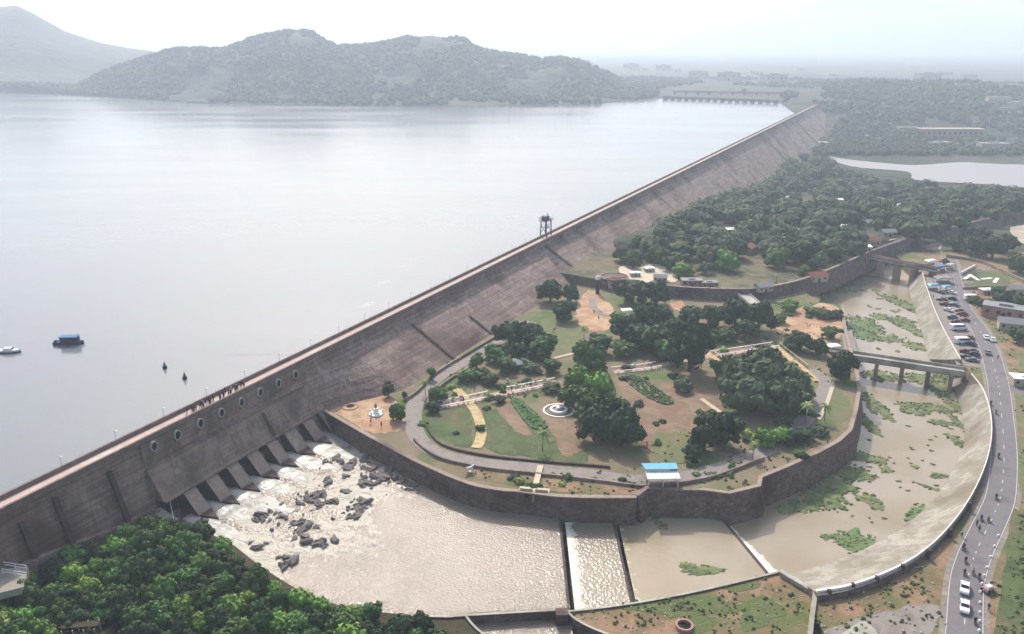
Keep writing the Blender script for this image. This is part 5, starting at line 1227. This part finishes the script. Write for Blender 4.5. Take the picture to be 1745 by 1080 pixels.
# plaza by the sluices
p = H(641, 706); t = empty('monument', p, .3, 'white and blue monument group on the ochre plaza beside the sluices', 'monument')
MB().cyl((0, 0, 0), 2.2, .5, 16).build('base', M('white_paint'), t); MB().box((0, 0, 1.2), (1.4, 1.4, 1.5), .4, .8).build('pedestal', M('white_paint'), t)
skin('figure', [(0, 0, 2.0), (0, 0, 2.8), (0, 0, 3.4), (.4, .3, 2.9), (-.5, -.2, 3.1), (0, 0, 3.7)], [(0, 1), (1, 2), (2, 5), (1, 3), (1, 4)], [.4, .32, .14, .12, .12, .18], M('blue_cloth'), t)
for k in range(5): MB().box((1.9*math.cos(k*1.25), 1.9*math.sin(k*1.25), .95), (.5, .5, .9), k, .8).build('bollard', M('white_paint'), t)
p = H(597, 693); t = empty('well', p, 0, 'round well with dark opening and pale rim on the ochre plaza', 'well'); fixn(ring(MB(), (0, 0, 0), 1.3, 2.6, -.1, .3).build('rim', M('ochre'), t)); MB().cyl((0, 0, -.1), 1.32, .25, 20).build('shaft', M('dark'), t)
p = PW(1166, 1069, 1.75); t = empty('well', p, 0, 'round brick well with pale rim in the red soil at the bottom', 'well'); fixn(ring(MB(), (0, 0, 0), 1.35, 1.75, -.1, .75).build('rim', M('pink_wall'), t)); MB().cyl((0, 0, -.1), 1.37, .2, 20).build('shaft', M('dark'), t)
a, c_ = PW(550, 696, 5.9), PW(585, 716, 5.9)
p = H(1018, 500); t = empty('pillar_tower', p, 0, 'tall slender pillar with white cap at the far corner by the dam', 'pillar'); MB().cyl((0, 0, -1), .9, 7.6, 10, .75).build('shaft', M('rib_stone'), t); MB().cyl((0, 0, 6.6), 1.2, 1.2, 10, .9).build('cap', M('white_paint'), t); MB().cyl((0, 0, 7.8), 1.0, .8, 10, .1).build('finial', M('white_paint'), t)
p = PW(1046, 488, 5); t = empty('bastion', p, 0, 'round purple stone bastion with pale parapet where terrace wall meets the dam', 'bastion'); MB().cyl((0, 0, 0), 7.0, 4.6, 28, 6.6).build('drum', M('retaining_stone'), t); fixn(ring(MB(), (0, 0, 4.6), 6.1, 6.6, 0, .35).build('parapet', M('stone'), t))
# curved ramp by the plaza
strip('ramp_path', [H(x, y) for x, y in [(1008,508),(1012,525),(1024,535),(1040,538)]], 3, M('path_grey'), .2)
p = H(876, 628); t = empty('canopy', p, .2, 'pale bluish canopy under the left cluster of trees', 'canopy')
for x in (-2, 2):
    for y in (-1.6, 1.6): MB().bar((x, y, 0), (x, y, 2.5), .08).build('post', M('white_paint'), t)
MB().cyl((0, 0, 2.5), 3.4, 1.1, 8, .3).build('roof', M('roof_grey'), t)
p = H(833, 600); t = empty('kiosk', p, .4, 'tiny white kiosk beside the dam path', 'kiosk'); MB().cyl((0, 0, 0), 1.1, 2.2, 8).build('wall', M('cream_wall'), t); MB().cyl((0, 0, 2.2), 1.7, 1.0, 8, .1).build('roof', M('roof_white'), t)
for i, (x, y, lb) in enumerate([(1068,538,'white tent roof at the edge of the ochre plaza grove'),(1440,530,'white flat roofed pump house on the river bank'),(1417,598,'pale gate house at the left end of the river bridge')]):
    p = H(x, y) if i != 2 else PW(1420, 600, 5.1); t = empty('pavilion', p, .2, lb, 'pavilion'); 
    for a_ in (-1, 1):
        for c2 in (-1, 1): MB().bar((a_*1.8, c2*1.3, 0), (a_*1.8, c2*1.3, 2.5), .14).build('post', M('cream_wall'), t)
    MB().box((0, 0, 2.7), (4.6, 3.6, .35), taper=.8).build('roof', M('roof_white'), t)
# long low wall on the dam path and boundary walls of the right hand gardens
def lowwall(pts, h, label, m='stone', name='boundary_wall', w_=.5, z=None):
    ps = [H(x, y) for x, y in pts] if z is None else [PW(x, y, z) for x, y in pts]; zt = max(q.z for q in ps)+h; o = wall(name, catmull(ps, 4), zt, min(q.z for q in ps)-1, w_, M(m)); return tag(o, label, 'wall')
lowwall([(690,683),(712,668),(745,636),(800,602),(850,572),(895,548)], 1.1, 'low dark wall running beside the dam path')
lowwall([(727,690),(735,672),(770,645),(815,618),(860,592)], .9, 'low dark wall on the garden side of the dam path')
lowwall([(707,750),(742,778),(810,796),(900,807),(1000,818),(1085,829),(1100,829)], .8, 'low pale wall on the outer side of the ring path')
lowwall([(728,728),(752,757),(812,774),(900,785),(1000,793),(1040,797)], .6, 'low dark kerb wall between ring path and lawn', 'rib_stone')
lowwall([(1103,830),(1150,826),(1220,812),(1300,782)], .9, 'low pale wall behind the blue roofed shelter')
lowwall([(1612,438),(1664,446),(1700,460),(1745,482)], 1.6, 'pale wall along the far side of the fenced garden')
lowwall([(1636,468),(1660,455)], 1.4, 'short white wall at the corner of the fenced garden', 'white_paint')
lowwall([(1640,493),(1700,490),(1760,492)], 1.2, 'long low wall on the near side of the fenced garden')
for i, pts in enumerate([[(1643,476),(1655,468)],[(1655,470),(1668,478)],[(1672,476),(1690,474)],[(1694,482),(1700,474)]]):
    q = gpath('garden_path', pts, 1.6, M('coping_white'), .2, 3)
lowwall([(1445,540),(1447,570),(1455,600)], .8, 'low wall along the river bank walk above the bridge')
lowwall([(1655,700),(1700-52,700)], .1, 'short kerb', 'stone') if False else None
# railings and steps at the left
def railing(pts, label, z, h=1.1, m='white_paint', rad=.09):
    ps = [PW(x, y, z_) for (x, y), z_ in zip(pts, z)]; c = ps[0].copy(); t = empty('railing', c, 0, label, 'railing'); ps = [q-c for q in ps]; b = MB(); r2 = MB()
    for i in range(len(ps)-1):
        n = max(1, int((ps[i+1]-ps[i]).length/2.2))
        for k in range(n+1): q = ps[i].lerp(ps[i+1], k/n); b.bar(q, q+Vector((0, 0, h)), rad, 5)
        for hh in (h, h*.5): r2.bar(ps[i]+Vector((0, 0, hh)), ps[i+1]+Vector((0, 0, hh)), rad, 5)
    b.build('posts', M(m), t); r2.build('rails', M(m), t); return t
railing([(5,978),(46,984)], 'near one of two white railings on the grey platform at the left edge', [9.2, 9.2], 1.2)
railing([(8,966),(46,972)], 'far one of two white railings on the grey platform at the left edge', [9.2, 9.2], 1.2)
railing([(270,862),(289,852),(297,892)], 'white handrail stepping down beside the first sluice', [4, 4, 1.5], 1.2)
b = MB(); q = [PW(-60, 975, 9.2), PW(48, 965, 9.2), PW(40, 1000, 9.2), PW(-60, 1025, 9.2)]; b.add([*q, *[v-Vector((0, 0, 1.5)) for v in q]], [(3, 2, 1, 0), (4, 5, 6, 7), (0, 1, 5, 4), (1, 2, 6, 5), (2, 3, 7, 6), (3, 0, 4, 7)]); tag(fixn(b.build('platform', M('concrete'))), 'grey concrete platform with railings at the left edge below the dam', 'platform')
p1_, p2_ = PW(262, 868, 4), PW(300, 893, 1.6); b = MB(); d = p2_-p1_
for k in range(8):
    c = p1_.lerp(p2_, (k+.5)/8); b.box((c.x, c.y, c.z-1.5), (d.length/8*1.05, 3.2, 3), math.atan2(d.y, d.x))
tag(b.build('steps', M('concrete')), 'concrete steps at the near end of the sluices', 'steps')
p = PW(128, 1073, 4.5); t = empty('open_shed', H(140, 1082), .1, 'open shed with white posts in the clearing of the thicket', 'shed')
for x in (-3, -1, 1, 3): MB().bar((x, 1.2, 0), (x, 1.2, 2.4), .1).build('post', M('white_paint'), t); MB().bar((x, -1.2, 0), (x, -1.2, 2.2), .1).build('post', M('white_paint'), t)
MB().box((0, 0, 2.45), (7, 1.6, .12)).build('roof', M('forest_floor'), t)
# stalls
for i, (x, y, a_, c2, m_, lb) in enumerate([(1607,482,8,5,'roof_grey','large pale blue roofed stall at the end of the sluice bridge'),(1590,494,5,3.4,'blue_roof','small blue awning stall beside the large pale one'),(1612,497,4,3,'blue_roof','small blue awning stall on the road side'),(1600,462,8,4,'blue_cloth','dark blue tarpaulin stall behind the large pale one'),(1585,452,6,3.4,'roof_white','white roofed stall on the sandy ground past the sluice bridge'),(1618,459,4.5,3.5,'cream_wall','cream hut between the stalls and the road')]):
    p = H(x, y); t = empty('market_stall', p, .1*i, lb, 'stall', 'stalls by the sluice bridge')
    for u in (-1, 1):
        for v in (-1, 1): MB().bar((u*a_*.45, v*c2*.45, 0), (u*a_*.45, v*c2*.45, 2.5), .1).build('post', M('metal'), t)
    MB().box((0, 0, 2.75), (a_, c2, .5), taper=.72).build('roof', M(m_), t); MB().box((0, 0, .5), (a_*.7, c2*.5, 1.0)).build('counter', M('stone'), t)
p = H(1609, 452); tree('dark', p, 2.6, 'small dark tree standing among the market stalls', 'trees beside the upper road')
# cart, marker stones, rocks
p = H(1684, 1008); t = empty('pedal_cart', p, .4, 'pink topped cart with dark wheels on the grass by the near road', 'cart')
MB().box((0, 0, 1.0), (2.6, 1.5, .25)).build('tray', M('cloth_pink'), t); MB().box((-.2, 0, 1.35), (1.6, 1.1, .4), taper=.8).build('load', M('cloth_white'), t)
for x, y in ((-.9, .8), (-.9, -.8), (1.3, 0)): MB().bar((x, y-.05, .5), (x, y+.05, .5), .5, 14).build('wheel', M('tyre'), t)
MB().bar((1.3, 0, .5), (1.6, 0, 1.4), .05).bar((1.6, -.35, 1.4), (1.6, .35, 1.4), .04).build('handlebar', M('metal'), t)
for i, y in enumerate([1076,1060,1045,1028,1010,996,982,968,950,932,914]):
    x = float(np.interp(y, [900, 940, 980, 1010, 1080], [1706, 1691, 1677, 1670, 1668])); p = H(x, y)
    t = MB().box((0, 0, .25), (.5, .4, .6), taper=.75).build('marker_stone', M('white_paint')); t.location = p; tag(t, 'white painted stone on the right edge of the near road, %s from the bottom' % nth(i), 'marker stone', 'white marker stones of the near road')
rk = []
for i in range(4):
    r_ = random.Random(70+i); V, Fc = ico(); o = Vector((i*7, 3, 1)); b = MB(); b.add([Vector((v.x*1.2*(.75+.7*noise.noise(v*1.3+o)), v.y*.8*(.75+.7*noise.noise(v*1.7+o)), v.z*.55*(.75+.6*noise.noise(v*1.2+o)))) for v in V], Fc); rk.append(b.build('rock', M('rock')).data)
for o in [o for o in C.objects if o.name.startswith('rock')]: bpy.data.objects.remove(o)
rr3 = random.Random(44); spots = []
for cx, cy, sx, sy, n in [(645,812,55,16,46),(600,790,40,12,14),(700,830,14,10,10),(530,845,24,10,20),(610,862,24,12,18),(520,898,22,14,26),(545,925,20,8,12),(490,960,22,10,10),(600,880,14,6,8),(440,880,10,6,4)]:
    for k in range(n): spots.append((cx+rr3.gauss(0, .5)*sx, cy+rr3.gauss(0, .5)*sy))
for k in range(70):
    f_ = rr3.random(); x = 440+270*f_+rr3.gauss(0, 16); y = 905-125*f_+rr3.gauss(0, 26)
    spots.append((x, y))
spots.sort(key=lambda q: q[0])
for i, (x, y) in enumerate(spots):
    o = bpy.data.objects.new('rock', rr3.choice(rk)); C.objects.link(o); p = PW(x, y, .1); s = rr3.choice([rr3.uniform(.3, .7), rr3.uniform(.3, .8), rr3.uniform(.7, 1.3), rr3.uniform(1.1, 1.9)]); o.location = p; o.scale = (s*1.2, s, s*rr3.uniform(.7, 1.3)); o.rotation_euler = (rr3.uniform(-.3, .3), rr3.uniform(-.3, .3), rr3.random()*6.28)
    tag(o, 'dark rock in white water below the sluices, %s from the left' % nth(i), 'rock', 'dark rocks in the white water')
# lamp posts on the crest and along the road
lp = empty('street_lamp', (0, 0, 0)); MB().bar((0, 0, -1), (0, 0, 2.3), .05, 6, .04).bar((0, 0, 2.3), (.5, 0, 2.5), .03).build('pole', M('metal'), lp); MB().box((.6, 0, 2.48), (.45, .25, .14)).build('lamp_head', M('white_paint'), lp); LP = [lp, False]
i = 0
for s in list(np.arange(14, 420, 14))+list(np.arange(420, 900, 30)):
    tag(put(LP, D(s, .2, 21.1), RZ), 'thin street lamp on the dam crest, %s from the near end' % nth(i), 'street lamp', 'street lamps along the dam crest'); i += 1
LN = [(1405,1003),(1445,992),(1486,980),(1530,960),(1575,935),(1612,900),(1645,855)]
for i, (x, y) in enumerate(LN):
    p = PW(x, y+3, 5.2); o = MB().box((0, 0, -.1), (.7, .7, 2.2)).build('bollard_post', M('rib_stone')); o.location = p+Vector((.7, -.7, -.3)); tag(o, 'dark buttress post on the outer rim of the curved lining, %s from the left' % nth(i), 'post', 'dark posts on the lining rim')
# small pale rubble on the near ground
b = MB(); r_ = random.Random(6); V, Fc = far_ico
for k in range(160):
    x, y = r_.uniform(1395, 1615), r_.uniform(925, 1080); p = H(x, y); s = r_.uniform(.12, .4)
    if abs(p.z-zb) > .3: continue
    b.add([p+v*s for v in V], Fc)
for k in range(200):
    x, y = r_.uniform(985, 1375), r_.uniform(1000, 1080); p = H(x, y); s = r_.uniform(.1, .3)
    if abs(p.z-1.7) > .3: continue
    b.add([p+v*s for v in V], Fc)
tag(b.build('rubble', M('concrete')), kind='stuff')
# low shrubs and weeds scattered on the banks
b = MB(); cnt = 0
ZONES = [(990,1375,985,1080,1.7,70), (1395,1640,900,1080,zb,60), (1700,1760,620,1080,zb,80), (1640,1745,495,640,zb,60), (780,1090,795,842,5,26), (1100,1460,735,835,5,60), (1225,1440,520,660,5,60), (760,960,560,680,5,60), (1300,1475,440,520,None,60)]
for x0, x1, y0, y1, zz, n in ZONES:
    for k in range(n):
        x, y = r_.uniform(x0, x1), r_.uniform(y0, y1); p = H(x, y)
        if zz is not None and abs(p.z-zz) > .2: continue
        if p.z < 1: continue
        if zz == zb and rdir(p) and min((q-p).length for q in rp) < 5: continue
        for j in range(r_.randint(2, 6)):
            s = r_.uniform(.2, .55); q = p+Vector((r_.gauss(0, 1.0), r_.gauss(0, 1.0), s*.3)); o = Vector((r_.random()*40, 0, 0)); b.add([q+v*s*(.8+.6*noise.noise(v*1.5+o)) for v in V], Fc)
tag(b.build('low_scrub', M('scrub')), kind='stuff')
# unused prototypes go
for lst in list(PEO.values())+list(CARS.values())+[VAN, BK]+list(HS.values())+[e for l in PROTO.values() for e in l]:
    if not lst[1]:
        for ch in list(lst[0].children): bpy.data.objects.remove(ch)
        bpy.data.objects.remove(lst[0])

# ---------------------------------------------------------------- the air
hb = MB(); hb.box((0, 7000, 232), (44000, 36000, 505)); hz_ = hb.build('haze', None); tag(hz_, kind='stuff')
hm = bpy.data.materials.new('haze'); hm.use_nodes = True; hn = hm.node_tree; hn.nodes.clear()
ho = hn.nodes.new('ShaderNodeOutputMaterial'); hv = hn.nodes.new('ShaderNodeVolumePrincipled')
hv.inputs['Color'].default_value = (.76, .87, 1, 1); hv.inputs['Density'].default_value = .00027; hv.inputs['Anisotropy'].default_value = .25
hn.links.new(hv.outputs[0], ho.inputs['Volume']); hz_.data.materials.append(hm)
